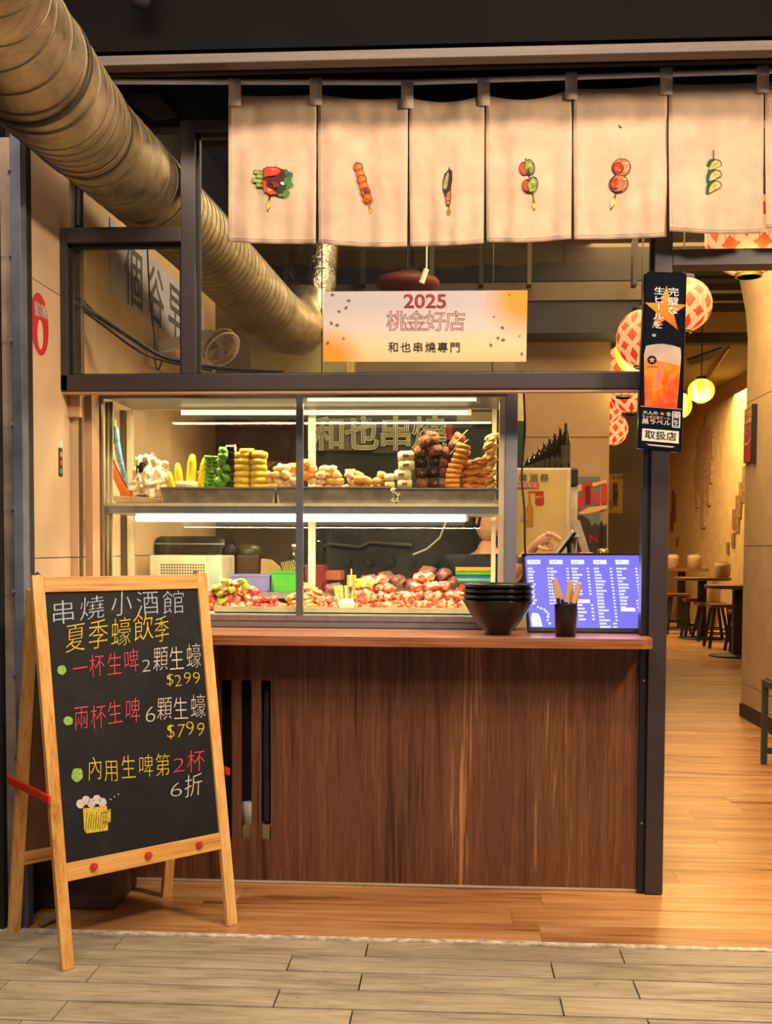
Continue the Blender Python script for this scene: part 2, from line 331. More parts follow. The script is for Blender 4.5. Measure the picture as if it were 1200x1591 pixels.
# plinth under side wall
pb = thing('wooden_plinth', 'dark brown wooden box plinth under the tan side wall behind the blackboard', 'plinth', (-1.5, 4.4, 0))
part('body', B().box(XL+.01, -1.345, 4.22, 4.55, 0, .17), DWOOD, pb, bevel=.004)
part('top_board', B().box(XL+.01, -1.335, 4.21, 4.56, .17, .195), DWOOD, pb, bevel=.003)
p0 = PZ(62, 1442, 0); p1 = PZ(98, 1420, .03)
single('metal_rod', B().tube([p0+Vector((0, 0, .012)), p1+Vector((0, .03, .0))], .011, 8), plain('dull_pipe', '#8c8078', .5, .4), 'short dull metal pipe lying on the floor beside the dark plinth', 'pipe')
# --- fascia above
fa = struct('wall_front_upper', B().box(-2.4, 2.2, 4.16, 4.22, P(600, 70, 4.16).z, 4.4), plain('fascia_brown_black', '#0b0808', .8, 0, .12, 2, 0, .1))
struct('trim_2', B().box(-1.62, 2.2, 4.17, 4.235, P(600, 92, 4.17).z, P(600, 76, 4.17).z), MOULD, .003)
struct('trim_3', B().box(-2.2, 2.2, 4.24, 4.69, 3.78, 3.82), BLACK)
struct('wall_front_recess', B().box(-2.2, 2.4, 4.70, 4.78, 3.24, 4.4), plain('recess_black', '#151314', .8))
struct('trim_4', B().box(-1.5, 2.0, 4.5, 4.53, P(600, 107, 4.5).z, P(600, 102, 4.5).z), plain('dark_trim_bar', '#4c423e', .5))
# loose dark bracket sheet up beside the duct
single('ceiling_bracket', B().poly([P(175, 144, 4.6), P(245, 146, 4.6), P(275, 180, 4.6), P(240, 186, 4.6)], (0, .01, 0)), plain('dusty_black_sheet', '#2c2725', .8, 0, .3), 'dusty black sheet metal bracket hanging above the duct', 'bracket')
cl_ = thing('canopy_lamp', 'small dark lamp with tiny diodes fixed to the top fascia', 'lamp', P(218, 4, 4.0))
c0 = P(218, -2, 4.05); part('housing', B().lathe([(.0, -.03), (.03, -.028), (.038, -.01), (.04, .03), (.04, .12)], c0, 16), BLACK, cl_)
for i in range(4): part('diode', B().box(c0.x-.024+i*.013, c0.x-.016+i*.013, c0.y-.045, c0.y-.038, c0.z-.012, c0.z-.004), plain('diode_grey', '#8f8f98', .3), cl_)
# ---------------------------------------------------------------- WINDOW FRAME (front plane YF)
def fx(px, py=480): return P(px, py, YF).x
def fz(py, px=600): return P(px, py, YF).z
zt = fz(605, 500); z2 = fz(580, 500); zw = P(200, 352, YF).z; zw2 = P(200, 376, YF).z; zmt = fz(186, 300); zmt2 = fz(204, 300)
wf = thing('shopfront_frame', 'dark charcoal metal window and door framing of the shop front', 'window frame', (0, YF, 0))
def mem(name, x0, x1, z0, z1, d=.09): return part(name, B().box(x0, x1, YF, YF+d, z0, z1), FRAME, wf, bevel=.003)
xa, xb, xc, xd = fx(83), fx(104), fx(281), fx(304)
mem('jamb', xa, xb, zt, zw); mem('top_rail', xb, xc, zw2, zw); mem('mullion', xc, xd, z2, zmt)
px0, px1 = P(1013, 700, YF).x, P(1041, 700, YF).x
mem('lintel', xa, px0-.001, zt, z2, .1)
mem('post', px0, px1, 0.004, 3.6, .1)
mem('top_rail', xd, px0, zmt2, zmt)
zt1 = P(1120, 412, YF).z; zt2 = P(1120, 386, YF).z
mem('transom', px1, 2.6, zt1, zt2, .1); mem('top_rail', px1, 2.6, zmt2, zmt)
# dark recessed inner lips
lip = B()
for (a, b_, c, d) in ((xb, xc, z2, zw2), (xd, px0, z2, zmt2)):
    lip.box(a, a+.012, YF+.03, YF+.06, c, d).box(b_-.012, b_, YF+.03, YF+.06, c, d).box(a, b_, YF+.03, YF+.06, c, c+.008).box(a, b_, YF+.03, YF+.06, d-.016, d)
part('gasket', lip, FRAMEB, wf)
part('slim_post', B().box(px0-.03, px0-.003, YF+.02, YF+.09, .003, zt-.002), FRAMEB, wf)
part('bolt', B().tube([(px0-.015, YF+.012, .9), (px0-.015, YF+.022, .9)], .005, 8), STEEL, wf); part('bolt', B().tube([(px0-.015, YF+.012, .3), (px0-.015, YF+.022, .3)], .005, 8), STEEL, wf)
part('side_bolt', B().tube([(px1+.0, YF+.05, 1.07), (px1+.008, YF+.05, 1.07)], .007, 8), STEEL, wf)
for a, b_, c, d in ((xb+.012, xc-.012, z2+.008, zw2-.016), (xd+.012, px0-.012, z2+.008, zmt2-.016), (px1, 2.6, zt2, zmt2)):
    part('window_pane', B().box(a, b_, YF+.042, YF+.048, c, d), GLASS, wf)
part('lower_lip', B().box(xa+.01, px0-.03, YF+.01, YF+.06, zt-.012, zt), BEIGE2, wf)
# ---------------------------------------------------------------- COUNTER
ctz = 1.088; cx0, cx1 = -1.62, P(1018, 995, 4.42).x
co = thing('serving_counter', 'dark walnut serving counter front with slotted vent and rounded worktop', 'counter', (-.4, 4.7, 0))
YC = 4.62; cpz = ctz-.042
s0, s1, s2, s3, s4, s5 = [P(q, 1180, YC).x for q in (344, 360, 375, 391, 406, 421)]
zv0, zv1 = P(380, 1304, YC).z, P(380, 1057, YC).z
fp = B()
for a, b_ in ((cx0, s0), (s5, px0-.03)): fp.box(a, b_, YC, YC+.02, .004, cpz)
fp.box(s0, s5, YC, YC+.02, .004, zv0).box(s0, s5, YC, YC+.02, zv1, cpz)
part('front_panel', fp, WALNUT, co)
part('slat', B().box(s1, s2, YC, YC+.02, zv0, zv1), WALNUT, co); part('slat', B().box(s3, s4, YC, YC+.02, zv0, zv1), WALNUT, co)
part('inner_box', B().box(s0-.1, s5+.1, YC+.16, YC+.17, 0, cpz).box(s0-.11, s0-.1, YC+.02, YC+.17, 0, cpz).box(s5+.1, s5+.11, YC+.02, YC+.17, 0, cpz), BLACK, co)
wt = B(); R_ = .05
pts = [(cx0, 4.42), (cx1-R_, 4.42)] + [(cx1-R_+R_*math.sin(t), 4.42+R_-R_*math.cos(t)) for t in (math.pi/8*i for i in range(1, 5))] + [(cx1, 4.575), (px0-.032, 4.575), (px0-.032, 5.0), (cx0, 5.0)]
wt.poly([(x, y_, ctz-.042) for x, y_ in pts], (0, 0, .042))
part('worktop', wt, WALNUTX, co, bevel=.002)
part('white_base_strip', B().box(cx0, px0-.03, YC-.004, YC, 0.0025, .012), plain('pale_sealant', '#bfae98', .7), co)
# vent contents
vb = P(385, 1262, YC+.08)
single('white_canister', B().lathe([(.0, 0), (.026, 0), (.026, .1), (.024, .105)], P(386, 1283, YC+.09), 16), WHITE, 'white canister seen through the middle vent slot of the counter', 'canister')
single('tan_carton', B().box(P(378, 1290, YC+.05).x, P(420, 1290, YC+.05).x, YC+.04, YC+.14, .0, P(400, 1283, YC+.05).z), plain('cardboard_tan', '#a98a52', .8), 'tan carton behind the bottom of the counter vent slots', 'carton')
single('hanging_apron', B().tube([P(415, 1065, YC+.08), P(414, 1150, YC+.09), P(415, 1275, YC+.08)], [.012, .015, .014], 10), plain('dark_grey_fabric', '#3a3b45', .9, 0, .2), 'dark grey rolled cloth hanging behind the vent slot nearest the wide panel', 'cloth')
# ================================================================ DUCT
du = thing('exhaust_duct', 'large galvanised spiral exhaust duct running from the ceiling into the kitchen', 'duct', (-1.33, 4, 2.95))
DR = .177
path = [P(-60, -125, 2.55), P(-25, 5, 2.85), P(67, 128, 3.25), P(133, 203, 4.02), P(216, 282, 4.62), P(300, 362, 5.3), P(372, 436, 6.0), P(418, 484, 6.45)]
part('pipe', B().tube(path, DR, 48, False), DUCT, du)
el = [path[-1], P(440, 503, 6.62), P(462, 508, 6.76), P(478, 495, 6.85), P(487, 470, 6.9)]
part('elbow', B().tube(el, [DR, DR, DR*.98, DR*.97, DR*.96], 40, False), DUCT, du)
fo = B(); q0 = el[-1]; fo.tube([q0, P(483, 452, 6.92), P(490, 438, 6.94), P(486, 424, 6.96), P(492, 405, 7), P(492, 380, 7)], [.13, .15, .135, .15, .135, .14], 24, False)
part('foil_sleeve', fo, FOIL, du)
# seams along the path
segs = [(path[i], path[i+1]) for i in range(len(path)-1)]; L = [(b_-a).length for a, b_ in segs]; tot = sum(L)
def along(d):
    for (a, b_), l in zip(segs, L):
        if d <= l: return a+(b_-a)*(d/l), (b_-a).normalized()
        d -= l
    return segs[-1][1], (segs[-1][1]-segs[-1][0]).normalized()
DSEAM = plain('dark_duct_seam', '#6e6248', .5, .7)
def ring(b, c, d, r, w, n=48, tilt=0):
    a = d.cross(Vector((0, 0, 1))).normalized(); bb = d.cross(a)
    vs = []
    for k in range(n):
        t = 2*math.pi*k/n; e = a*math.cos(t)+bb*math.sin(t)
        off = d*(tilt*math.cos(t))
        for dd, rr in ((-w, r-.002), (-w*.5, r+.0022), (w*.5, r+.0022), (w, r-.002)): vs.append(c+off+d*dd+e*rr)
    b.add(vs, [(4*k+j, 4*k+j+1, 4*((k+1) % n)+j+1, 4*((k+1) % n)+j) for k in range(n) for j in range(3)], True)
d = .1; i = 0
while d < tot-.02:
    c, dr = along(d); rb = B(); ring(rb, c, dr, DR, .0026, 48, .03)
    part('seam', rb, DSEAM, du); d += (.115 if d < 2.3 else .062); i += 1
for d_ in (.62, 1.30, 1.42):
    c, dr = along(d_); rb = B(); ring(rb, c, dr, DR+.004, .012); part('band', rb, plain('dark_joint_band', '#4f4638', .5, .6) if d_ != 1.30 else DUCT, du)
def latch(px, py, Y):
    o = P(px, py, Y); lb = B().box(o.x-.012, o.x+.014, o.y-.03, o.y+.0, o.z-.012, o.z+.03).tube([o+Vector((-.01, -.03, -.03)), o+Vector((.0, -.034, .0)), o+Vector((.012, -.03, .04))], .006, 8).tube([o+Vector((-.02, -.028, -.035)), o+Vector((.012, -.028, -.045))], .006, 8)
    part('clamp', lb, STEEL, du)
latch(181, 190, 4.02); latch(216, 236, 4.3)
# ================================================================ NOREN
YN = 4.44; rodz = P(600, 124, YN).z
ro = single('curtain_rod', B().tube([P(165, 127, YN), P(640, 128, YN), P(1230, 109, YN)], .0105, 14), plain('pale_lilac_metal', '#dcd6de', .35, .1), 'long pale metal rod carrying the linen shop curtain', 'rod')
no = thing('noren_curtain', 'cream linen shop curtain of split panels printed with grilled skewers', 'curtain', (0, YN, 2.7))
pxs = [354, 493, 635, 754, 890, 1038, 1188, 1330]
tops = [148, 147, 152, 148, 138, 131, 128, 126]; sag = [2, 5, 9, 12, 3, 2, 1, 1]
bots = [(376, 379), (378, 383), (383, 378), (376, 371), (372, 368), (359, 362), (355, 352), (352, 350)]
def ny(i, u, v):      # forward offset of the cloth (metres)
    return .008*math.sin(u*9+i*2.1+v*1.5)*(.3+v) + .006*math.sin(u*23+i)*v + .004*math.sin(v*9+i*3+u*4) + .010*noise.noise(Vector((u*3+i*5, v*4, 1.3))) + .004*noise.noise(Vector((u*9+i*5+v*3, v*8-u*4, 4.3)))
def nfun(i, px, py):
    u = (px-pxs[i])/(pxs[i+1]-pxs[i]); v = (py-140)/240; return YN+.006 - .0 + ny(i, u, v)
for i in range(7):
    b = B(); nu, nv = 26, 34; top = B()
    x0, x1 = pxs[i]+1, pxs[i+1]-1; rows = []
    for jv in range(nv+1):
        v = jv/nv; 
        for ju in range(nu+1):
            u = ju/nu
            ty = tops[i]*(1-u)+tops[i+1]*u + sag[i]*math.sin(math.pi*u)
            by = bots[i][0]*(1-u)+bots[i][1]*u + 3*math.sin(math.pi*u)*(1 if i % 2 else .4)
            py = ty+(by-ty)*v
            gap = 2.6*max(0, v-.38) if v > .38 else 0
            px = x0+(x1-x0)*u + gap*(1-u)*(1 if i else 0) - gap*u*.8
            rows.append(P(px, py, YN+.006+ny(i, u, v)))
    n1 = nu+1; b.add(rows, [(j*n1+k, j*n1+k+1, (j+1)*n1+k+1, (j+1)*n1+k) for j in range(nv) for k in range(nu)], True)
    pn = part('panel', b, LINEN, no); sm_ = pn.modifiers.new('s', 'SOLIDIFY'); sm_.thickness = .0016
    # hem stitching
    hb = B()
    for k in range(nu): 
        a, c = rows[(nv-1)*n1+k], rows[(nv-1)*n1+k+1]; hb.bar(a+Vector((0, -.003, 0)), c+Vector((0, -.003, 0)), .0012, .0022)
    for k in range(nv): hb.bar(rows[k*n1+1]+Vector((0, -.003, 0)), rows[(k+1)*n1+1]+Vector((0, -.003, 0)), .0015, .0012, (0, 1, 0))
    part('hem', hb, plain('hem_stitch_linen', '#c6ad96', .95), pn)  # stitches in nearly the same tone as the linen
for i in range(7):
    px = pxs[i]+ (11 if i == 0 else -2 if i else 0); ty = tops[i]
    lb = B(); hw = 9.5
    pr = [(ty+16, YN-.004), (ty+4, YN-.006), (ty-14, YN-.016), (ty-24, YN-.013), (ty-27, YN), (ty-24, YN+.016), (ty-8, YN+.014), (ty+8, YN+.014)]
    vs = []
    for py, Y in pr: vs += [P(px-hw, py, Y), P(px+hw, py, Y)]
    lb.add(vs, [(2*k, 2*k+1, 2*k+3, 2*k+2) for k in range(len(pr)-1)], True)
    lo = part('loop', lb, plain('loop_linen', '#d8c8bc', .9, 0, .05), no); lo.modifiers.new('s', 'SOLIDIFY').thickness = .002
# printed skewers
def pr(i, pts, col, h=0): # polygon print on noren panel
    key = 'print_'+col.strip('#'); m = plain(key, col, .85, 0, .12, 60)
    return m, [(p[0], p[1]) for p in pts], i, h
def prints(i, items, nm):
    root = None; mats = []; b = B()
    for h, (pts, col) in enumerate(items):
        m = plain('ink_'+col.strip('#'), col, .85, 0, .14, 70)
        if m not in mats: mats.append(m)
        b.cur = mats.index(m)
        cx = sum(p[0] for p in pts)/len(pts); cy = sum(p[1] for p in pts)/len(pts); Yc = nfun(i, cx, cy)
        Q = lambda p: P(p[0], p[1], nfun(i, p[0], p[1])-.0035-.0006*h)
        if len(pts) == 4 and math.dist(pts[0], pts[1]) > 5:
            L4 = [tuple(pts[a][c]*(1-t/8)+pts[d][c]*(t/8) for c in (0, 1)) for t in range(9) for a, d in ((0, 1), (3, 2))]
            b.add([Q(p) for p in L4], [(2*t, 2*t+2, 2*t+3, 2*t+1) for t in range(8)])
        else: b.add([Q(p) for p in pts], [tuple(range(len(pts)))])
    part('printed_skewer', b, mats, no, nm)
def ell(cx, cy, rx, ry, rot=0, n=18, a0=0, a1=360, wob=0):
    r = math.radians(rot); o = []
    for k in range(n + (1 if a1-a0 < 360 else 0)):
        t = math.radians(a0+(a1-a0)*k/n); w_ = 1+wob*math.sin(5*t+cx)
        x, y_ = rx*w_*math.cos(t), ry*w_*math.sin(t); o.append((cx+x*math.cos(r)-y_*math.sin(r), cy+x*math.sin(r)+y_*math.cos(r)))
    return o
K = '#3a2417'
def stick(x0, y0, x1, y1, w=1.2): 
    d = Vector((x1-x0, y1-y0)).normalized(); n_ = Vector((-d.y, d.x))*w
    return [(x0-n_.x, y0-n_.y), (x1-n_.x, y1-n_.y), (x1+n_.x, y1+n_.y), (x0+n_.x, y0+n_.y)]
def paddle(x, y, dx, dy): # tag end of bamboo skewer
    d = Vector((dx, dy)); n_ = Vector((-d.y, d.x)).normalized()*3.6
    return [(x, y), (x+dx*.45+n_.x, y+dy*.45+n_.y), (x+dx+n_.x*.4, y+dy), (x+dx*.5-n_.x, y+dy*.5-n_.y)]
it = [([(427, 262), (430, 249), (429, 262)], '#c9a26a'), (stick(420, 302, 417, 318, 1.3), K), (paddle(418, 308, -1, 22), K), (paddle(418, 311, -1, 16), '#e0b850')]
for k, yy in enumerate((267, 273, 280, 287)): it += [(stick(394+(k % 2)*4-(k == 2)*2, yy, 414, yy+2, 3.6), '#2f4018'), (stick(395+(k % 2)*4-(k == 2)*2, yy, 414, yy+2, 2.6), '#8fa046')]
it += [(ell(445, 272, 10, 8, 20, 18, wob=.2), '#2f5a34'), (ell(446, 284, 9, 9, 0, 18, wob=.2), '#3c6b3a'), (ell(441, 300, 9, 6, -10, 14, wob=.2), '#4a7a34'), (ell(438, 292, 7, 9, 0, 16, wob=.1), '#1f3420'),
       ([(409, 262), (416, 259), (430, 259), (442, 264), (444, 274), (441, 280), (434, 284), (436, 294), (433, 303), (420, 303), (410, 297), (407, 285), (409, 273)], '#401410'),
       ([(411, 262), (418, 260), (432, 261), (437, 265), (430, 272), (420, 273), (410, 275)], '#d23a1c'), ([(409, 280), (414, 282), (414, 290), (424, 293), (431, 301), (420, 302), (411, 297), (408, 288)], '#e04420'),
       ([(420, 262), (430, 262), (424, 265)], '#f08050'), ([(414, 292), (424, 295), (418, 298)], '#f09070'), ([(422, 282), (432, 283), (434, 290), (426, 292)], '#7a1c16'), (ell(439, 285, 3.4, 2, 30), '#efe6cc')]
prints(0, it, 'print of meat-wrapped greens on a skewer')
it = [(stick(555, 252, 575, 325, .9), K), (paddle(573, 320, 6, 14), K), (paddle(573.6, 322, 5, 10), '#b98a58')]
for k in range(6):
    cx, cy = 557+k*2.9, 260+k*9.6; it += [(ell(cx, cy, 7.6-(k % 2)*.8, 8.2, -20, 14, wob=.08), '#6a2410'), (ell(cx, cy, 6.2, 6.8, -20, 14, wob=.08), '#bf5418'), (ell(cx+1.2, cy-1, 3, 3.4, 30), '#dc7a30')]
prints(1, it, 'print of a glazed meat skewer')
it = [(stick(698, 260, 698, 334, .8), K), (paddle(698, 322, 0, 14), '#8a6a3a'), ([(699, 262), (703, 266), (703, 280), (701, 292), (701, 310), (699, 320), (694, 320), (692, 306), (688, 296), (688, 282), (691, 270)], '#2c1e16'),
      ([(695, 268), (698, 268), (697, 286), (693, 300), (689, 292), (690, 280)], '#868764'), ([(695, 300), (700, 296), (700, 310), (698, 318), (695, 318), (693, 308)], '#a86a2a'), (stick(694, 306, 700, 306, .7), '#5c3310'), (stick(695, 312, 700, 311, .7), '#5c3310')]
prints(2, it, 'print of a small grilled fish skewer')
it = [(stick(817, 245, 831, 318, .8), K), (paddle(828, 312, 4, 16), K), (paddle(828.4, 314, 3.4, 12), '#d0a850')]
for (cx, cy) in ((820, 261), (825, 288)):
    it += [(ell(cx-5, cy+1, 8, 11, -8, 16), '#3c120c'), (ell(cx-6, cy+1, 6, 9, -8, 16), '#b8431c'), (ell(cx+3, cy-1, 8.4, 13, -8 if cy < 270 else 12, 18), '#26360f'), (ell(cx+3, cy-1, 6.8, 11.2, -8 if cy < 270 else 12, 18, wob=.08), '#7f8a38'), (ell(cx+4, cy-3, 2.6, 4.5, -8, 10, wob=.2), '#aeb468'), (ell(cx+4, cy, 2, 5, -8, 10, wob=.2), '#6c7c28')]
prints(3, it, 'print of wrapped green rolls on a skewer')
it = [(stick(969, 239, 966, 250, 1.1), '#d9c59a'), (stick(958, 298, 953, 316, 1.1), K), (paddle(955, 304, -5, 24), K), (paddle(954.6, 306, -4, 18), '#e0c070')]
for (cx, cy) in ((966, 260), (962, 285)):
    it += [(ell(cx, cy, 15, 14, -15, 20), '#3f1d10'), (ell(cx, cy, 13.8, 12.8, -15, 20), '#a4683c'), (ell(cx+5, cy-1, 7, 9.5, 15, 16), '#bb8452'), (ell(cx-5, cy+1, 8.6, 9, 0, 18), '#5e140c'), (ell(cx-5, cy+1, 7.2, 7.6, 0, 18), '#b52c14'), (ell(cx-7, cy+2, 3, 3, 0, 12), '#e8643c'), (ell(cx-3, cy+4, 1.2, 1, 0, 8), '#f6cdb0'), (ell(cx+9, cy-6, 2, 1.2, 0, 8), '#ead0a8')]
prints(4, it, 'print of two egg meatballs on a skewer')
prints(4, [([(961, 194), (964, 195), (967, 199), (963, 198)], '#4c3a30')], 'small dark printed speck')
it = [(stick(1109, 233, 1110.5, 318, .8), K), (paddle(1110.5, 304, .6, 15), K), (paddle(1110.5, 305, .6, 12), '#c9a050')]
for k, cy in enumerate((259, 275, 292)):
    cx = 1108.5; top = [(cx-11, cy+8), (cx-10.5, cy-3), (cx-6, cy-11), (cx+1, cy-13), (cx+4, cy-12), (cx-4, cy-7), (cx-7, cy+2), (cx-8, cy+10)]
    face = [(cx-8, cy+10), (cx-7, cy+1), (cx-3, cy-7), (cx+4, cy-12), (cx+11, cy-10), (cx+14, cy-4), (cx+13.5, cy-2), (cx+4, cy+3)]
    it += [([(x+(1.2 if x > cx else -1.2), y_+(1 if y_ > cy else -1)) for x, y_ in (top+face[3:])], '#22331c') if False else (top, '#214d28'), (face, '#3a3a18'), ([(cx+(x-cx)*.86+.4, cy+(y_-cy)*.84-.2) for x, y_ in face], '#bfae66'), (ell(cx+3, cy-4, 4, 2.2, -35, 10), '#b59450')]
prints(5, it, 'print of three courgette slices on a skewer')
# ================================================================ EASEL BLACKBOARD
EC = Vector((-1.244, 4.017, 0)); ang = math.atan2(.468, .464)
ea = thing('chalkboard_easel', 'wooden A-frame easel with black chalkboard menu standing before the counter', 'sandwich board', EC, None, (0, 0, ang))
RZ = Matrix.Rotation(ang, 3, 'Z')
def e2w(v): return EC + RZ @ Vector(v)
def w2e(v): return RZ.inverted() @ (Vector(v)-EC)
W2 = .335; DF = .235; AH = 1.345
def efr(u, s, off=0):   # front plane: u along the width, s along the height (0 foot .. 1 apex), off = in front of plane
    nrm = Vector((0, -AH, DF)).normalized()  # outward (towards the viewer) normal
    return Vector((u, -DF*(1-s)+.02*(-1)*s, AH*s)) + Vector((0, -1, .16)).normalized()*off
def ebk(u, s): return Vector((u, DF*(1-s)+.03*s, (AH-.03)*s))
for sd in (-1, 1):
    part('leg', B().bar(efr(sd*(W2+.0), .0), efr(sd*(W2-.0), 1.0), .044, .022, (0, -1, .16)), PINE, ea, bevel=.002, local=True)
    part('rear_leg', B().bar(ebk(sd*(W2-.01), .0), ebk(sd*(W2-.01), .985), .044, .022, (0, 1, .17)), PINE, ea, bevel=.002, local=True)
    a = efr(sd*(W2+.03), .44); c = ebk(sd*(W2+.022), .44)
    br = B().bar(a+Vector((0, -.035, -.012)), c+Vector((0, .05, .012)), .012, .03); part('brace', br, RED, ea, 'red plastic folding brace', bevel=.004, local=True)
iw = W2-.022
part('top_rail', B().bar(efr(-iw, .975), efr(iw, .975), .02, .055, (0, .17, 1)), PINEX, ea, bevel=.002, local=True)
part('bottom_rail', B().bar(efr(-iw, .238), efr(iw, .238), .02, .062, (0, .17, 1)), PINEX, ea, bevel=.002, local=True)
part('rear_rail', B().bar(ebk(-iw, .22), ebk(iw, .22), .02, .05, (0, -.17, 1)), PINEX, ea, local=True)
part('rear_rail', B().bar(ebk(-iw, .955), ebk(iw, .955), .02, .05, (0, -.17, 1)), PINEX, ea, local=True)
part('rear_board', B().bar((0, ebk(0, .24).y, ebk(0, .24).z), (0, ebk(0, .94).y, ebk(0, .94).z), iw*2, .006, (0, 1, .17)), plain('brown_hardboard', '#6e4a30', .8), ea, local=True)
cb = part('chalkboard', B().bar(efr(0, .26, -.004), efr(0, .955, -.004), iw*2, .008, (0, -1, .16)), BOARD, ea, local=True)
for u in (-.215, 0, .215):
    c = efr(u, .24, .011); n_ = Vector((0, -1, .16)).normalized()
    part('knob', B().tube([c, c+n_*.012], .0125, 16), RED, ea, 'red screw knob', local=True); part('screw', B().tube([c+n_*.0125, c+n_*.0145], .005, 10), STEEL, ea, local=True)
hn = B()
for sd in (-1, 1): hn.tube([efr(sd*.325, 1.0)+Vector((0, -.004, .002)), efr(sd*.325, 1.0)+Vector((0, .014, .01)), efr(sd*.325, 1.0)+Vector((0, .034, .0))], .004, 8)
part('hinge', hn, STEEL, ea, local=True)
# chalk writing
nW = RZ @ Vector((0, -1, .16)).normalized(); p0W = e2w(efr(0, .5, .0025)); uW = RZ @ Vector((1, 0, 0)); vW = (e2w(efr(0, 1))-e2w(efr(0, 0))).normalized()
def cpl(px, py): return w2e(PL(px, py, p0W, nW))
def chalkline(s, x0, y0, x1, y1, h, col, name, off=0, hh=None):
    b = B(); n = len(s); rng = random.Random(sum(map(ord, s)) % 1000)
    for i, ch in enumerate(s):
        if ch == ' ': continue
        fx_ = x0+(x1-x0)*i/n; fy = y0+(y1-y0)*i/n + rng.uniform(-2, 2); w_ = (x1-x0)/n
        a = cpl(fx_, fy); bx = cpl(fx_+w_*.98, fy+(y1-y0)/n+rng.uniform(-1.6, 1.2)); c = cpl(fx_+rng.uniform(-2.2, 1.6), fy-h*rng.uniform(.94, 1.04))
        g, fs, adv = glyph(ch, off); ww = 1.0 if ord(ch) > 255 else adv
        b.add([a + (bx-a)*(v.x/ww*.96) + (c-a)*((v.y+.05)/.9) for v in g], fs)
    return part(name, b, CH[col], cb, local=True)
chalkline('串燒', 78, 971, 166, 960, 38, 'b', 'lettering', -.006); chalkline('小', 171, 959, 208, 955, 38, 'b', 'lettering', -.006); chalkline('酒館', 212, 956, 291, 949, 38, 'b', 'lettering', -.006)
chalkline('夏季蠔飲', 100, 1015, 242, 993, 44, 'y', 'lettering', -.006); chalkline('季', 240, 999, 266, 995, 38, 'y', 'lettering', -.006)
chalkline('一杯生啤', 112, 1056, 219, 1042, 36, 'r', 'lettering', -.006); chalkline('2', 219, 1046, 236, 1045, 26, 'w', 'lettering', -.01); chalkline('顆生蠔', 237, 1044, 315, 1036, 38, 'w', 'lettering', -.006)
chalkline('$299', 257, 1068, 313, 1064, 24, 'y', 'lettering', -.01)
chalkline('兩杯生啤', 114, 1134, 220, 1121, 38, 'r', 'lettering', -.006); chalkline('6', 224, 1124, 244, 1122, 34, 'w', 'lettering', -.012); chalkline('顆生蠔', 243, 1120, 322, 1114, 36, 'w', 'lettering', -.006)
chalkline('$799', 258, 1148, 319, 1144, 28, 'y', 'lettering', -.01)
chalkline('內用生啤第', 135, 1214, 267, 1204, 36, 'y', 'lettering', -.006); chalkline('2', 266, 1203, 290, 1200, 30, 'r', 'lettering', -.012); chalkline('杯', 290, 1198, 321, 1193, 34, 'r', 'lettering', -.006)
chalkline('6', 262, 1240, 286, 1237, 30, 'w', 'lettering', -.012); chalkline('折', 285, 1238, 317, 1233, 36, 'w', 'lettering', -.006)
def draw(polys, col, nm, parent=cb, lift=0):
    b = B()
    for pts in polys: b.add([cpl(*p)+Vector((0, -1, .16))*lift for p in pts], [tuple(range(len(pts)))])
    return part(nm, b, CH[col], parent, local=True)
for cx, cy, rx, ry in ((96, 1041, 7, 7.5), (106, 1120, 7.5, 7), (120, 1204, 9, 11)): draw([ell(cx, cy, rx, ry, 10, 16, wob=.05)], 'g', 'drawn_dot')
mg = [[(129, 1256), (166, 1252), (168, 1290), (135, 1295), (131, 1290)]]
draw(mg, 'y', 'drawn_mug'); hd = []
hp = ell(164, 1270, 13, 12, 0, 16)
ho, hi_ = [(157, 1260), (171, 1256), (172, 1276), (158, 1281)], None
draw([[(157, 1262), (171, 1257), (171, 1261), (157, 1266)], [(167, 1258), (172, 1257), (172, 1276), (168, 1278)], [(158, 1277), (172, 1273), (172, 1277), (159, 1281)]], 'y', 'drawn_mug_handle')
draw([ell(125+k*8.5, 1249-(k % 2)*5-k*.6, 6.6, 7.2, 0, 14) for k in range(5)], 'w', 'drawn_foam', lift=.0008)
st_ = []
for k in range(9): x = 133+k*3.7; st_.append(stick(x, 1291-(k % 3)*2, x+2.2, 1262+(k % 2)*4, .45))
b = B()
for pts in st_: b.add([cpl(*p)+Vector((0, -1, .16))*.0008 for p in pts], [(0, 1, 2, 3)])
part('drawn_mug_shading', b, plain('olive_chalk_gap', '#55501f', .95), cb, local=True)
draw([ell(172, 1242, 1.2, 1.2, 0, 8), ell(178, 1238, 1.2, 1.2, 0, 8), ell(184, 1234, 1.2, 1.2, 0, 8)], 'w', 'drawn_dots')
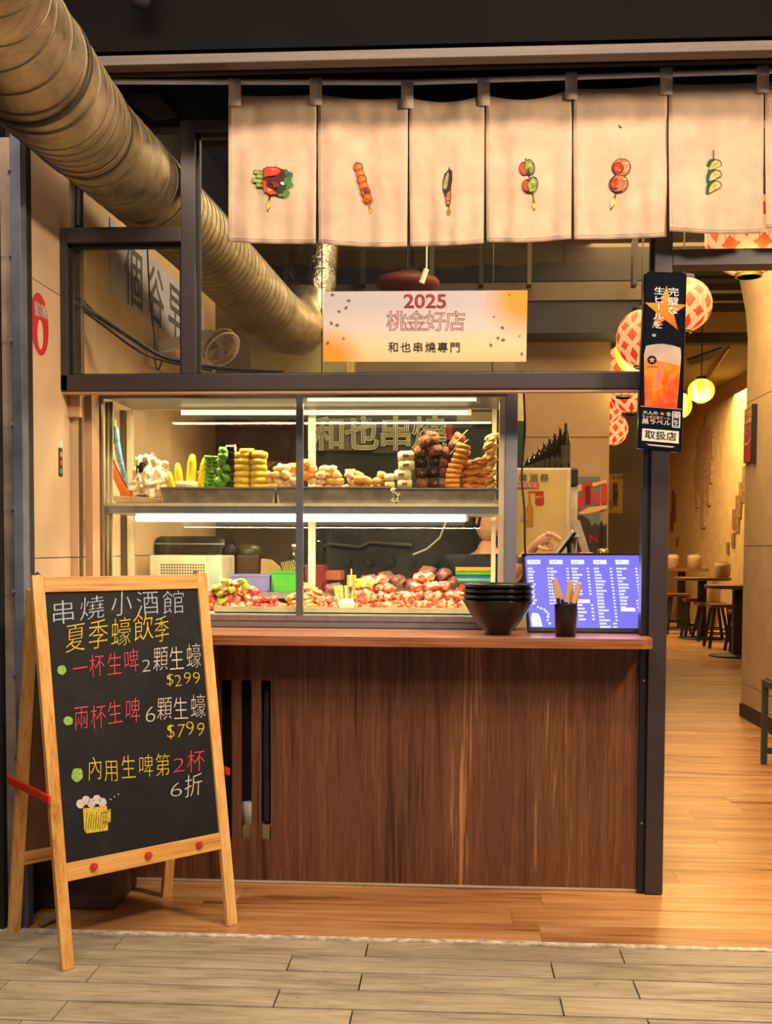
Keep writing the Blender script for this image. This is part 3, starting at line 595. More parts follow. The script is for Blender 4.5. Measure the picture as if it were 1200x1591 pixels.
# ================================================================ BANNER 2025
YB = YF-.012
ban = thing('shop_banner', 'white and orange printed banner with year and award lettering on the upper window', 'banner', P(661, 510, YB))
q = [P(502, 453, YB), P(820, 451, YB), P(818, 562, YB), P(503, 562, YB)]
def banner_mat():
    k = N('banner_print'); k.setp(.32); tc = k.n('ShaderNodeTexCoord'); sp = k.n('ShaderNodeSeparateXYZ'); k.l(tc.outputs['Object'], sp.inputs[0])
    def blobm(cx, cz, r0):
        v = k.n('ShaderNodeVectorMath', operation='DISTANCE'); k.l(tc.outputs['Object'], v.inputs[0]); v.inputs[1].default_value = (cx, 0, cz)
        mr = k.n('ShaderNodeMapRange'); mr.inputs[1].default_value = r0; mr.inputs[2].default_value = r0*.35; k.l(v.outputs['Value'], mr.inputs[0]); return mr.outputs[0]
    col = None
    mr = k.n('ShaderNodeMapRange'); mr.inputs[1].default_value = -.14; mr.inputs[2].default_value = .1; k.l(sp.outputs[2], mr.inputs[0])
    col = k.ramp(mr.outputs[0], [(0, '#dcb482'), (.3, '#d9bf97'), (.6, '#c4b8b0'), (1, '#aea8ac')])
    for cx, cz, r0 in ((-.40, -.13, .16), (.41, .13, .19)):
        m = k.n('ShaderNodeMix', data_type='RGBA'); k.l(blobm(cx, cz, r0), m.inputs[0]); k.l(col, m.inputs[6]); m.inputs[7].default_value = srgb('#f08a2a'); col = m.outputs[2]
    k.l(col, k.b.inputs['Base Color']); return k.m
part('sheet', B().poly([q[3], q[2], q[1], q[0]], (0, .004, 0)), banner_mat(), ban)
YT = YB-.0015
tb = B(); pxrow(tb, '2025', 627, 478, 695, YT, 27, .02, 1.15); part('lettering', tb, plain('deep_red_ink', '#a3242a', .5), ban)
tb = B(); pxrow(tb, '桃金好店', 600, 511, 722, YT, 30, .014, 1.0, True); part('lettering', tb, plain('mauve_outline_ink', '#8a4a58', .5), ban)
tb = B(); pxrow(tb, '和也串燒專門', 603, 546, 718, YT, 15.5, .012); part('lettering', tb, plain('black_ink', '#1d1a1a', .5), ban)
fb = B()
for x, y_ in ((517, 458), (542, 467), (538, 478), (527, 484), (515, 502), (524, 505), (534, 526), (509, 533), (792, 458), (768, 492), (781, 509), (782, 528), (763, 536), (774, 525), (808, 522), (811, 550)):
    s_ = 1.6+random.random()*2; fb.add([P(p[0], p[1], YT) for p in ell(x, y_, s_, s_*.7, random.random()*180, 8)], [tuple(range(8))])
part('printed_flecks', fb, plain('brown_fleck_ink', '#7a4a2a', .6), ban)
# ================================================================ BEER SIGN
YS = 4.40
sg = thing('beer_sign', 'tall glossy black sign with star and beer glass fixed to the door post', 'sign', P(1030, 560, YS))
SBL = plain('gloss_black_enamel', '#0c0d12', .12, 0, .02)
def rr(pts, Y, r=5):   # rounded quad in px
    out = []
    n = len(pts)
    for i in range(n):
        p = Vector(pts[i]); a = (Vector(pts[i-1])-p).normalized(); c = (Vector(pts[(i+1) % n])-p).normalized()
        for t in (0, .25, .5, .75, 1): out.append(p + a*(r*(1-t)**2) + c*(r*t**2))
    return [P(o.x, o.y, Y) for o in out]
SQ = [(990, 697), (1060, 703), (1068, 424), (1003, 421)]
part('case', B().poly(rr(SQ, YS), (0, .045, 0)), SBL, sg, bevel=.006)
def spx(u, v): # u 0..1 across, v 0..1 down -> px
    tl, tr, br_, bl_ = Vector((1003, 421)), Vector((1068, 424)), Vector((1060, 703)), Vector((990, 697))
    return tuple((tl*(1-u)+tr*u)*(1-v) + (bl_*(1-u)+br_*u)*v)
def spoly(uvs, mat, nm, dy=.002, lab=None, par=None):
    b = B(); b.poly([P(*spx(*t), YS-dy) for t in uvs][::-1], (0, .0008, 0)); return part(nm, b, mat, par or sg, lab)
spoly([(.06, .012), (.94, .012), (.94, .985), (.06, .985)], plain('sign_navy_face', '#10131d', .08, 0, .02), 'face', .0012)
ar = sg.location
star = []
c_ = (.52, .205)
for k in range(10):
    a = math.radians(-90+36*k); R0 = 1.0 if k % 2 == 0 else .40
    star.append((c_[0]+math.cos(a)*R0*.52, c_[1]+math.sin(a)*R0*.128+.012))
star[0] = (c_[0], .075)
def star_mat():
    k = N('gold_red_star_print'); k.setp(.15); tc = k.n('ShaderNodeTexCoord'); sp = k.n('ShaderNodeSeparateXYZ'); k.l(tc.outputs['Object'], sp.inputs[0])
    mr = k.n('ShaderNodeMapRange'); mr.inputs[1].default_value = .0; mr.inputs[2].default_value = .32; k.l(sp.outputs[2], mr.inputs[0])
    k.l(k.ramp(mr.outputs[0], [(0, '#a02a1a'), (.3, '#b8442a'), (.6, '#bf7a28'), (1, '#b8a038')]), k.b.inputs['Base Color']); return k.m
spoly(star, star_mat(), 'star', .0022)
# beer glass print
gl_top = [(.10+.80*t, .42-.018*math.sin(math.pi*t)) for t in (0, .1, .25, .5, .75, .9, 1)]
spoly(gl_top+[(.92, .47), (.86, .755), (.13, .755), (.06, .47)], plain('beer_foam_print', '#b7a294', .2, 0, .1), 'glass_foam', .0022)
def beer_mat():
    k = N('amber_beer_print'); k.setp(.2); v = k.coord((1, 1, 1), False)
    k.l(k.ramp(k.noise(v, 14, 2, .4, .6), [(.3, '#c23f1c'), (.45, '#dd5c26'), (.58, '#ee8326'), (.72, '#c9606a')]), k.b.inputs['Base Color']); return k.m
spoly([(.07, .50), (.3, .497), (.6, .505), (.905, .52), (.86, .755), (.13, .755)], beer_mat(), 'glass_beer', .003)
spoly([(.25+.11*math.cos(t), .497+.025*math.sin(t)) for t in [k*math.pi/8 for k in range(16)]], plain('badge_navy', '#17203a', .2), 'badge', .0036)
spoly([(.25+(.075 if k % 2 == 0 else .032)*math.sin(math.pi*k/5), .497-(.0175 if k % 2 == 0 else .0075)*math.cos(math.pi*k/5)) for k in range(10)], plain('badge_star', '#e8905a', .2), 'badge_star', .0044)
def stext(s, u0, u1, v, h, mat, off=0, dy=.0045, vert=False, nm='lettering', sq=1.0):
    b = B(); n = len(s); zz = Vector((0, 0, 1))
    for i, ch in enumerate(s):
        if ch == ' ': continue
        if vert: o = P(*spx(u0, v+(h*1.08)*i+h*.86), YS-dy); e = P(*spx(u1, v+(h*1.08)*i+h*.86), YS-dy); wv = (e-o)
        else: o = P(*spx(u0+(u1-u0)*i/n, v+h*.86), YS-dy); wv = P(*spx(u0+(u1-u0)*(i+1)/n, v+h*.86), YS-dy)-o
        hh_ = h*277/FPX*YS; g, fs, adv = glyph(ch, off); ww = 1.0 if ord(ch) > 255 else adv+.03
        if vert and ch == 'ー': b.box(o.x+wv.length*.44, o.x+wv.length*.54, o.y-.0005, o.y, o.z+hh_*.05, o.z+hh_*.9); continue
        b.add([o + wv*(p.x/ww*sq) + zz*(p.y+.03)*hh_ for p in g], fs)
    return part(nm, b, mat, sg)
SW = plain('sign_white_ink', '#e4dedd', .3)
stext('完璧な', .55, .83, .088, .048, SW, 0, .0045, True); stext('生ビールを。', .22, .50, .088, .044, SW, 0, .0045, True)
tb_ = stext('SAPPORO', .15, .42, .528, .013, plain('sign_navy_ink', '#1a1d38', .3), .01)
spoly([(.03, .758), (.97, .758), (.97, .762), (.03, .762)], plain('sign_pink_line', '#c98f80', .3), 'rule', .003)
stext('大人の', .09, .44, .783, .022, SW, .012); stext('生', .62, .74, .783, .022, SW, .012); stext('★', .47, .60, .783, .022, plain('sign_gold', '#d8a040', .3), 0)
stext('サッポロ生ビール', .08, .72, .808, .020, plain('sign_salmon_ink', '#e9b9a8', .3), .014); stext('黒ラベル', .08, .73, .828, .032, SW, .018)
fr_ = B()
for (a, b_, c, d) in ((.76, .94, .775, .779), (.76, .94, .861, .865), (.76, .78, .775, .865), (.92, .94, .775, .865)): fr_.poly([P(*spx(a, d), YS-.003), P(*spx(b_, d), YS-.003), P(*spx(b_, c), YS-.003), P(*spx(a, c), YS-.003)], (0, .0005, 0))
part('box_outline', fr_, SW, sg); stext('樽生', .785, .915, .782, .037, SW, .012, vert=True)
spoly([(.10, .884), (.92, .884), (.92, .952), (.10, .952)], plain('sign_cream_plate', '#dcd0c4', .3), 'plate', .003); stext('取扱店', .16, .88, .893, .05, plain('sign_dark_ink', '#23222c', .3), .012, .0045)
spoly([(.2, .968), (.85, .970), (.78, .978), (.28, .977)], plain('sign_chrome_lip', '#d9cfc0', .2, .4), 'lower_lip', .003)
part('bracket', B().box(px0+.004, px1-.01, YS+.045, YF+.001, 1.93, 1.96).box(px0+.004, px1-.01, YS+.045, YF+.001, 2.40, 2.43), BLACK, sg)
# ================================================================ STICKERS ON LEFT WALL
def wx(px, py): return PX(px, py, XL+.0015)
st = thing('oval_sticker', 'red oval sticker with white characters on the tan side wall', 'sticker', wx(62, 502))
def ovw(cx, cy, rx, ry, n=24, dx=0, tilt=0):
    c = wx(cx, cy); a = wx(cx+rx, cy)-c; return [c+Vector((dx, a.y*math.cos(t), ry/FPX*c.y*math.sin(t)+tilt*a.y*math.cos(t))) for t in [2*math.pi*k/n for k in range(n)]]
part('red_oval', B().poly(ovw(62, 504, 13.5, 48, 32, 0, -.06), (-.001, 0, 0)), plain('sticker_red', '#c8142a', .35), st)
part('pale_shape', B().poly(ovw(62.5, 520, 4.4, 23, 24, .0006), (-.0005, 0, 0)), plain('sticker_cream', '#d9c4a4', .4), st)
tb = B(); o = wx(53.5, 486)
for i, ch in enumerate('優良商家'): put(tb, ch, wx(53+i*4.6, 486+i*1.9)+Vector((.001, 0, 0)), Vector((0, 1, 0)), Vector((0, 0, 1)), .058, .012, .9)
part('lettering', tb, plain('sticker_white_ink', '#f0d8d0', .4), st)
ic = thing('icon_strip_sticker', 'small black strip sticker with orange, red and green dots on the side wall', 'sticker', wx(94, 722))
a = wx(91.5, 740); c = wx(97, 697); part('strip', B().box(XL, XL+.0014, a.y, c.y, a.z, c.z), BLACK, ic)
for py, cc in ((706, '#e8862a'), (719, '#d0402a'), (732, '#4aa05a')): part('dot', B().poly(ovw(94.5, py, 1.5, 4.4, 14, .0014), (-.0005, 0, 0)), plain('dot_'+cc[1:], cc, .5), ic)
part('white_label', B().box(XL, XL+.001, a.y+.02, c.y, wx(94, 694).z, wx(94, 684).z), WHITE, ic)
# ================================================================ DISPLAY CASE
YC0, YC1 = 4.86, 5.42
kx = lambda px, Y=YC0, py=800: P(px, py, Y).x
kz = lambda py, Y=YC0, px=467: P(px, py, Y).z
dc = thing('food_display_case', 'lit stainless steel and glass food display case standing on the counter', 'display case', (-.66, 5.1, ctz))
cL, cR = kx(152), kx(803); cT = kz(609)
part('base', B().box(cL, cR, YC0-.005, YC1, ctz+.001, kz(956)), ALU, dc, bevel=.003)
part('sliding_rail', B().box(cL, cR, YC0-.012, YC0-.005, kz(964), kz(956)), STEEL, dc)
part('top', B().box(cL, cR, YC0, YC1, cT-.005, cT+.04), ALU, dc); 
part('top_rail', B().box(cL, cR, YC0-.012, YC0+.02, kz(618), cT+.002), plain('blue_grey_rail', '#6e7380', .35, .5), dc, bevel=.002)
part('stile', B().box(cL, kx(160), YC0-.012, YC0+.02, kz(956), kz(618)), plain('brown_stile', '#7b6353', .4, .2), dc)
part('stile', B().box(kx(460.5), kx(471.5), YC0-.014, YC0+.012, kz(956), kz(618)), plain('blue_grey_stile', '#7d818c', .3, .6), dc, bevel=.002)
part('stile', B().box(kx(775), kx(784), YC0-.012, YC0+.03, kz(956), kz(618)), plain('cream_edge_stile', '#c9b89a', .35, .3), dc)
part('corner_post', B().box(kx(784), cR, YC0-.02, YC0+.10, kz(956), kz(608)), ALU, dc, bevel=.004)
for a, b_ in ((160, 462), (470, 775)): part('front_pane', B().box(kx(a), kx(b_), YC0-.002, YC0+.003, kz(956), kz(618)), GLASS2, dc)
part('side_pane', B().box(cR-.012, cR-.008, YC0+.10, YC1, kz(956), cT-.01), GLASS2, dc)
# back frame
bz = lambda py: P(467, py, YC1).z
bx = lambda px: P(px, 800, YC1).x
bk = B().box(cL+.02, cR-.01, YC1, YC1+.03, bz(636), bz(618)).box(bx(197), bx(207), YC1, YC1+.03, bz(930), bz(636)).box(bx(479), bx(490), YC1, YC1+.03, bz(930), bz(636)).box(bx(764), bx(771), YC1, YC1+.03, bz(930), bz(636))
part('back_frame', bk, CREAMAL, dc, bevel=.002)
for a, b_ in ((207, 479), (490, 764)): part('back_pane', B().box(bx(a), bx(b_), YC1+.01, YC1+.014, bz(930), bz(636)), GLASS2, dc)
# dark and pale vertical linings at the left end
part('left_lining', B().box(bx(184), bx(196), YC1-.02, YC1+.02, ctz+.06, cT-.01), plain('dark_lining', '#4a3b33', .5), dc)
# middle shelf
shz = kz(783, 4.92)
part('shelf', B().box(cL+.012, kx(775), 4.90, 5.38, shz-.045, shz), STEEL, dc, bevel=.003)
part('shelf_edge', B().box(cL+.012, kx(775), 4.894, 4.90, shz-.012, shz+.002), CREAMAL, dc)
TUBE = emit('warm_white_tube', (1, .86, .60, 1), 3.2); TUBE2 = emit('upper_tube', (1, .84, .42, 1), 1.6)
def strip(px_a, px_b, py, Y, m, nm, r=.009, lab=None):
    a, c = P(px_a, py, Y), P(px_b, py, Y); part(nm, B().tube([a, c], r, 12), m, dc, lab)
    part('tube_clip', B().box(c.x-.004, c.x+.014, Y-.012, Y+.012, c.z-.014, c.z+.014), WHITE, dc)
strip(212, 724, 805, 5.0, TUBE, 'lower_tube_lamp', .017, 'glowing lower tube lamp')
strip(282, 728, 641, 5.34, TUBE2, 'upper_tube_lamp', .012, 'glowing upper tube lamp')
strip(478, 742, 621, 4.90, TUBE2, 'front_tube_lamp', .007)
area('case_upper_lamp', (-.66, 5.05, cT-.03), (-.66, 5.10, 1.6), 1.7, .05, 22, (1, .80, .46))
area('case_lower_lamp', (-.66, 5.0, shz-.09), (-.66, 5.04, 1.1), 1.6, .05, 20, (1, .82, .55))
# curtain and bags at the left end of the case
cu = B(); pr_ = [(163, 4.93), (166, 4.97), (169, 4.92), (172, 4.97), (176, 4.93)]
vs = []
for py in (624, 770, 905):
    for px, Y in pr_: vs.append(P(px - (4 if py > 800 else 0)+(3 if py > 800 and px > 168 else 0), py if py < 900 else 900, Y))
cu.add(vs, [(j*5+k, j*5+k+1, (j+1)*5+k+1, (j+1)*5+k) for j in range(2) for k in range(4)], True)
cuo = single('cream_strip_curtain', cu, plain('cream_vinyl', '#e6d6a8', .6), 'narrow pleated cream curtain at the wall end of the display case', 'curtain'); cuo.modifiers.new('s', 'SOLIDIFY').thickness = .002
bg = thing('snack_bag', 'orange and blue plastic bag leaning in the corner of the upper shelf', 'bag', P(190, 775, 5.0))
def sheet(b, pts, Y, th=.03): b.poly([P(x, y_, Y) for x, y_ in pts], (0, th, 0)); return b
part('orange_side', sheet(B(), [(173, 712), (176, 722), (188, 745), (203, 770), (193, 774), (184, 762), (175, 742)][::-1], 4.99, .05), plain('orange_film', '#d8641c', .3), bg, bevel=.004)
part('blue_side', sheet(B(), [(176, 660), (181, 664), (186, 700), (192, 730), (199, 755), (190, 742), (181, 715), (177, 690)][::-1], 5.0, .03), plain('blue_white_film', '#6f9cd0', .35, 0, .35, 60), bg, bevel=.003)
part('green_side', sheet(B(), [(174, 652), (178, 652), (179, 690), (175, 690)][::-1], 5.0, .02), plain('green_film', '#5cb34a', .4), bg)
# ---------------------------------------------------------------- trays
def tray(pa, pb_, pyt, pyb, label):
    a, c = P(pa, pyb, 4.93), P(pb_, pyt, 4.93); z0 = shz+.003; z1 = c.z
    t = thing('steel_tray', label, 'tray', ((a.x+c.x)/2, 5.1, z0), 'steel trays on the upper shelf')
    b = B(); x0, x1 = a.x, c.x
    b.poly([(x0+.012, 4.94, z0), (x1-.012, 4.94, z0), (x1, 4.925, z1), (x0, 4.925, z1)], (0, .003, 0))
    b.box(x0+.012, x1-.012, 4.94, 5.30, z0, z0+.003).box(x0, x0+.004, 4.93, 5.31, z0, z1).box(x1-.004, x1, 4.93, 5.31, z0, z1).box(x0, x1, 5.30, 5.305, z0, z1)
    part('pan', b, plain('film_covered_steel', '#a89a84', .35, .6, .16, 14), t); part('rim', B().box(x0-.004, x1+.004, 4.918, 4.926, z1-.004, z1+.002), STEEL, t)
    return z0
tray(250, 427, 758, 781, 'film-wrapped steel tray under the green vegetables and tofu')
tray(430, 614, 757, 781, 'film-wrapped steel tray under the mushrooms')
tray(617, 772, 759, 782, 'steel tray under the dark cubes and chicken skewers')
fw = B()
for k in range(16):
    x = 612+random.uniform(-7, 7); y_ = 758+random.uniform(0, 20); a = P(x, y_, 4.918)
    fw.add([a, P(x+random.uniform(2, 6), y_+random.uniform(-3, 3), 4.912), P(x+random.uniform(0, 4), y_+random.uniform(3, 7), 4.905)], [(0, 1, 2)])
single('film_scrap', fw, plain('shiny_film', '#d8cdb8', .2, .3), 'crumpled clear film where two steel trays meet', 'plastic film')
# ---------------------------------------------------------------- food
def block_mesh(w_, d_, h_, mat, rnd=.0, hole=True, nm='block', smat=None):
    import bmesh
    bm = bmesh.new(); bmesh.ops.create_cube(bm, size=1)
    bmesh.ops.scale(bm, vec=(w_, d_, h_), verts=bm.verts); bmesh.ops.bevel(bm, geom=bm.edges[:], offset=min(w_, h_)*.13, segments=2, affect='EDGES')
    for v in bm.verts: v.co += Vector((noise.noise(v.co*60), noise.noise(v.co*60+Vector((3, 1, 5))), noise.noise(v.co*60+Vector((9, 2, 1)))))*rnd
    for v in bm.verts: v.co.z += h_/2
    m = bpy.data.meshes.new(nm); bm.to_mesh(m); bm.free(); m.materials.append(mat)
    for p in m.polygons: p.use_smooth = True
    return m
def lump_mesh(rx, ry, rz_, mat, rnd=.25, nm='lump', sub=2, seed=0, fr=1.7, bands=None):
    import bmesh
    bm = bmesh.new(); bmesh.ops.create_icosphere(bm, subdivisions=sub, radius=1)
    for v in bm.verts:
        k = 1+rnd*noise.noise(v.co*fr+Vector((seed*7.3, seed*2.1, 0)))*1.6 + rnd*.5*noise.noise(v.co*fr*2.7+Vector((seed, 0, 4)))
        if bands: k += bands*math.sin(v.co.z*9+seed)
        v.co = Vector((v.co.x*rx*k, v.co.y*ry*k, v.co.z*rz_*k+rz_*.85))
    m = bpy.data.meshes.new(nm); bm.to_mesh(m); bm.free()
    for mt in (mat if isinstance(mat, (list, tuple)) else [mat]): m.materials.append(mt)
    for p in m.polygons:
        p.use_smooth = True
        if isinstance(mat, (list, tuple)) and len(mat) > 1: p.material_index = 1 if noise.noise(p.center/max(rx, rz_)*1.6+Vector((seed*3, 1, 2))) > .12 else 0
    return m
def stick_mesh(Ln=.05, r=.0022, mat=None):
    b = B().tube([(0, 0, 0), (0, -Ln, 0)], r, 6); return b.mesh('stick', mat)
BAMBOO = plain('bamboo_stick', '#dcc27c', .6)
STK = stick_mesh(.016, .0026, BAMBOO)
def put_food(name, mesh, loc, rot, label, cat, group, sc=1, stick=None):
    o = bpy.data.objects.new(name, mesh); C.objects.link(o); o.location = loc; o.rotation_euler = rot; o.scale = (sc, sc, sc); setl(o, label, cat, group)
    if stick is not None:
        s = bpy.data.objects.new('stick', STK); C.objects.link(s); s.parent = o; s.location = stick
    return o
YU = 5.03
def U(px, py, Y=YU): return P(px, py, Y)
pxm = YU/FPX
zb = shz+.008
def rz(a=.12): return (random.uniform(-.05, .05), random.uniform(-.05, .05), random.uniform(-a, a))
# tofu blocks : two columns
TOFU = plain('golden_tofu', '#e2b936', .55, 0, .08, 30, .1); mt = block_mesh(.069, .06, .0285, TOFU, .0015, nm='tofu_block')
for col, (cx, top, nm_) in enumerate(((377, 706, 'nearer the aubergine'), (403, 703, 'nearer the mushrooms'))):
    z = zb; n = 0; zt_ = U(cx, top).z
    while z < zt_-.008 and n < 12:
        put_food('tofu_block', mt, (U(cx, 750).x+random.uniform(-.004, .004), YU, z), rz(), f'yellow tofu block, {ORD[n]} from the bottom in the column {nm_}', 'tofu', 'stacked yellow tofu', 1, (0, -.026, .014)); z += .0295; n += 1
put_food('tofu_block', mt, (U(384, 700).x, YU, U(384, 706).z), rz(.4), 'topmost tilted yellow tofu block over both columns', 'tofu', 'stacked yellow tofu', .95, (0, -.026, .014))
put_food('tofu_block', mt, (U(399, 700).x, YU+.03, U(399, 706).z), rz(.9), 'small yellow tofu block behind the topmost one', 'tofu', 'stacked yellow tofu', .7)
# aubergine rolls
AUB = plain('dark_aubergine_skin', '#2a1a26', .3); AUBW = plain('aubergine_pink_flesh', '#c9a8a0', .6)
ab = B(); ab.tube([(-.02, 0, .016), (.02, 0, .016)], .0165, 12); ab.cur = 1; ab.tube([(-.0215, 0, .016), (-.0205, 0, .016)], .015, 12).tube([(.0205, 0, .016), (.0225, 0, .016)], .015, 12).box(-.022, .022, -.006, .006, .030, .036); abm = ab.mesh('aubergine_roll', [AUB, AUBW])
for i in range(8): put_food('aubergine_roll', abm, (U(359, 750).x+random.uniform(-.003, .003), YU, zb+.0335*i), (0, 0, random.uniform(-.2, .2)), f'dark purple aubergine roll, {ORD[i]} from the bottom of its column', 'aubergine', 'aubergine column')
# green pepper rolls and okra
GRN = plain('green_pepper_skin', '#5d9a1e', .35, 0, .18, 30); GRN2 = plain('pale_okra_cut', '#cfd07a', .6, 0, .1, 60)
pm = [lump_mesh(.028, .022, .017, GRN, .3, 'green_pepper', 2, s) for s in range(3)]
for i, (px, py) in enumerate(((344, 752), (338, 746), (349, 741), (342, 734), (350, 727), (343, 718), (348, 709), (346, 701), (334, 752))):
    put_food('green_pepper', pm[i % 3], U(px, py+4, YU-.01), (random.random(), random.random(), random.random()*3), f'green pepper, {ORD[i]} in the heap beside the aubergine', 'pepper', 'green peppers')
om = B()
om.tube([(-.035, 0, .008), (.028, 0, .008)], .0082, 8).tube([(-.035, .016, .008), (.03, .016, .008)], .0082, 8); om.cur = 1; om.tube([(.028, 0, .008), (.036, 0, .008)], .0084, 8).tube([(-.04, 0, .008), (-.035, 0, .008)], .0084, 8).tube([(.0, -.009, .014), (.0, -.004, .014)], .003, 6)
okm = om.mesh('okra_skewer', [GRN, GRN2])
for i in range(13): put_food('okra_skewer', okm, (U(322+(i > 8)*8+random.uniform(-2, 2), 750).x, YU, zb+.0168*i), (0, random.uniform(-.12, .12), random.uniform(-.15, .15)), f'green okra skewer, {ORD[i]} from the bottom of the okra stack', 'okra', 'okra stack')
# baby corn
CORN = plain('baby_corn_yellow', '#e6cf1e', .45, 0, .08, 140, .3)
cm = B().lathe([(.002, .135), (.008, .130), (.0125, .11), (.014, .06), (.013, .0)], (0, 0, 0), 14).mesh('baby_corn', CORN)
for i, (px, top, ti) in enumerate(((293, 705, -.06), (304, 708, -.16), (285, 718, .10), (280, 731, .22), (299, 716, .02), (309, 722, -.2))):
    b0 = U(px+ti*-30, 752, YU+.01*(i % 3)); h = U(px, top).z-zb; put_food('baby_corn', cm, (b0.x, b0.y, zb), (0, -ti, 0), f'{("tallest", "second tallest", "short", "outermost leaning", "middle", "inner leaning")[i]} yellow baby corn standing in the tray', 'baby corn', 'baby corn', h/.135)
CT = block_mesh(.095, .05, .032, plain('pale_cheese', '#e8d9a0', .6), .001, nm='white_slab'); put_food('rice_cake_block', CT, (U(294, 750).x, YU-.05, U(294, 759, YU-.05).z), (0, 0, 0), 'pale rectangular rice cake lying before the baby corn', 'rice cake', None)
# mushrooms etc in the middle tray
MU = plain('pale_mushroom', '#ddb87e', .6, 0, .12, 40, .15); MU2 = plain('brown_mushroom', '#c08a48', .6, 0, .14, 40, .15)
mum = [lump_mesh(.026, .024, .017, MU, .22, 'mushroom', 2, s) for s in range(3)]; mum2 = [lump_mesh(.024, .022, .018, MU2, .25, 'mushroom', 2, s+4) for s in range(2)]
i = 0
prof = [(418, 738), (428, 722), (440, 724), (452, 730), (484, 728), (498, 727), (512, 728), (526, 733), (540, 736), (556, 740), (570, 743), (582, 744), (594, 741)]
for px, top in prof:
    py = 760; rr_ = 0
    while py > top-2:
        big = px < 560; m_ = random.choice(mum if (px < 545 or px > 600) else mum2)
        put_food('mushroom', m_, U(px+random.uniform(-3, 3)+(rr_ % 2)*4, py+3, YU+random.uniform(-.02, .03)), (random.uniform(-.4, .4), random.uniform(-.4, .4), random.random()*3), f'pale mushroom, {ORD[rr_]} layer up, {NTH[prof.index((px, top))]} along the middle tray', 'mushroom', 'mushroom pile', 1.0 if px > 470 else 1.15, (0, -.024, .016) if rr_ % 2 == 0 else None); py -= 10; rr_ += 1
BUN = plain('orange_fried_tofu', '#dd8c2c', .55, 0, .12, 30, .2); bun = lump_mesh(.04, .035, .026, BUN, .15, 'fried_tofu', 3, 3)
for i, (px, py) in enumerate(((455, 728), (475, 722), (446, 742), (478, 738))): put_food('fried_tofu_puff', bun, U(px, py+8, YU+.03), rz(1), f'{("rounded", "larger", "lower", "nearly hidden")[i]} orange fried tofu puff behind the case mullion', 'fried tofu', 'tofu puffs')
CK = plain('cut_sweet_potato', '#e0a548', .6); ckm = block_mesh(.05, .04, .03, CK, .003, nm='cut_potato')
for i, (px, py) in enumerate(((520, 740), (545, 738), (514, 752), (500, 741))): put_food('sweet_potato_piece', ckm, U(px, py, YU+.01), rz(.8), f'golden cut sweet potato piece, {NTH[i]} from the case mullion', 'sweet potato', 'sweet potato pieces', .9)
egg = lump_mesh(.038, .025, .018, plain('golden_mochi', '#e2ab50', .5), .05, 'mochi', 3, 1); put_food('rice_cake', egg, U(561, 749, YU-.02), rz(), 'golden oval rice cake on the mushroom tray', 'rice cake', None)
# pale corn-coloured chunks
WC = plain('cream_bun', '#e9d9a0', .5, 0, .06, 20); wcm = block_mesh(.074, .06, .047, WC, .004, nm='cream_block'); WB = plain('brown_brand_mark', '#8c6a2e', .7)
for i, (px, py, sc) in enumerate(((629, 757, .9), (626, 744, 1), (632, 729, 1), (631, 715, 1), (606, 756, .6), (606, 745, .68))):
    o = put_food('cream_cake', wcm, U(px, py+2, YU), rz(.15), f'{("bottom", "third", "second", "topmost", "small lower", "small upper")[i]} cream-coloured fish cake beside the dark cubes', 'fish cake', 'cream fish cakes', sc)
    if i < 4: k_ = part('mark', B().box(-.015, .012, -.033, -.031, .015, .030), WB, o, local=True)
# dark cubes
DK = plain('dark_blood_cake', '#3d2018', .45, 0, .25, 50, .2); DKP = plain('peanut_coated_brown', '#8f5434', .8, 0, .35, 130, .8); dm = block_mesh(.056, .05, .046, DK, .003, nm='dark_cube'); dmp = block_mesh(.058, .05, .048, DKP, .007, nm='coated_cube')
cubes = [(656, 757, 0, 1), (676, 757, 0, 0), (690, 757, 0, 1), (655, 741, 0, 0), (673, 740, 0, 0), (692, 740, 0, 1), (655, 724, 0, 0), (676, 722, 0, 0), (655, 707, 0, 1), (677, 706, 0, 1), (661, 692, 0, 1), (673, 690, 0, 1), (690, 725, 0, 1), (692, 709, .5, 1), (703, 696, .6, 1), (708, 686, .6, 1), (668, 684, .3, 1)]
for i, (px, py, ti, co_) in enumerate(cubes): put_food('blood_cake_cube', dmp if co_ else dm, U(px, py+3, YU+random.uniform(-.01, .01)), (0, ti, random.uniform(-.15, .15)), f'dark {"peanut-coated" if co_ else "plain"} cube, {NTH[i]} counted up the brown heap', 'blood cake', 'dark cubes', 1, (.005, -.024, .024))
for i, (p, q) in enumerate((((706, 690), (727, 668)), ((700, 706), (712, 690)), ((712, 696), (728, 683)))): single('bamboo_skewer', B().tube([U(*p, YU-.03), U(*q, YU-.03)], .0032, 6), BAMBOO, f'{("longest", "short", "thin")[i]} bare bamboo skewer end rising from the dark cubes', 'skewer', 'skewer ends')
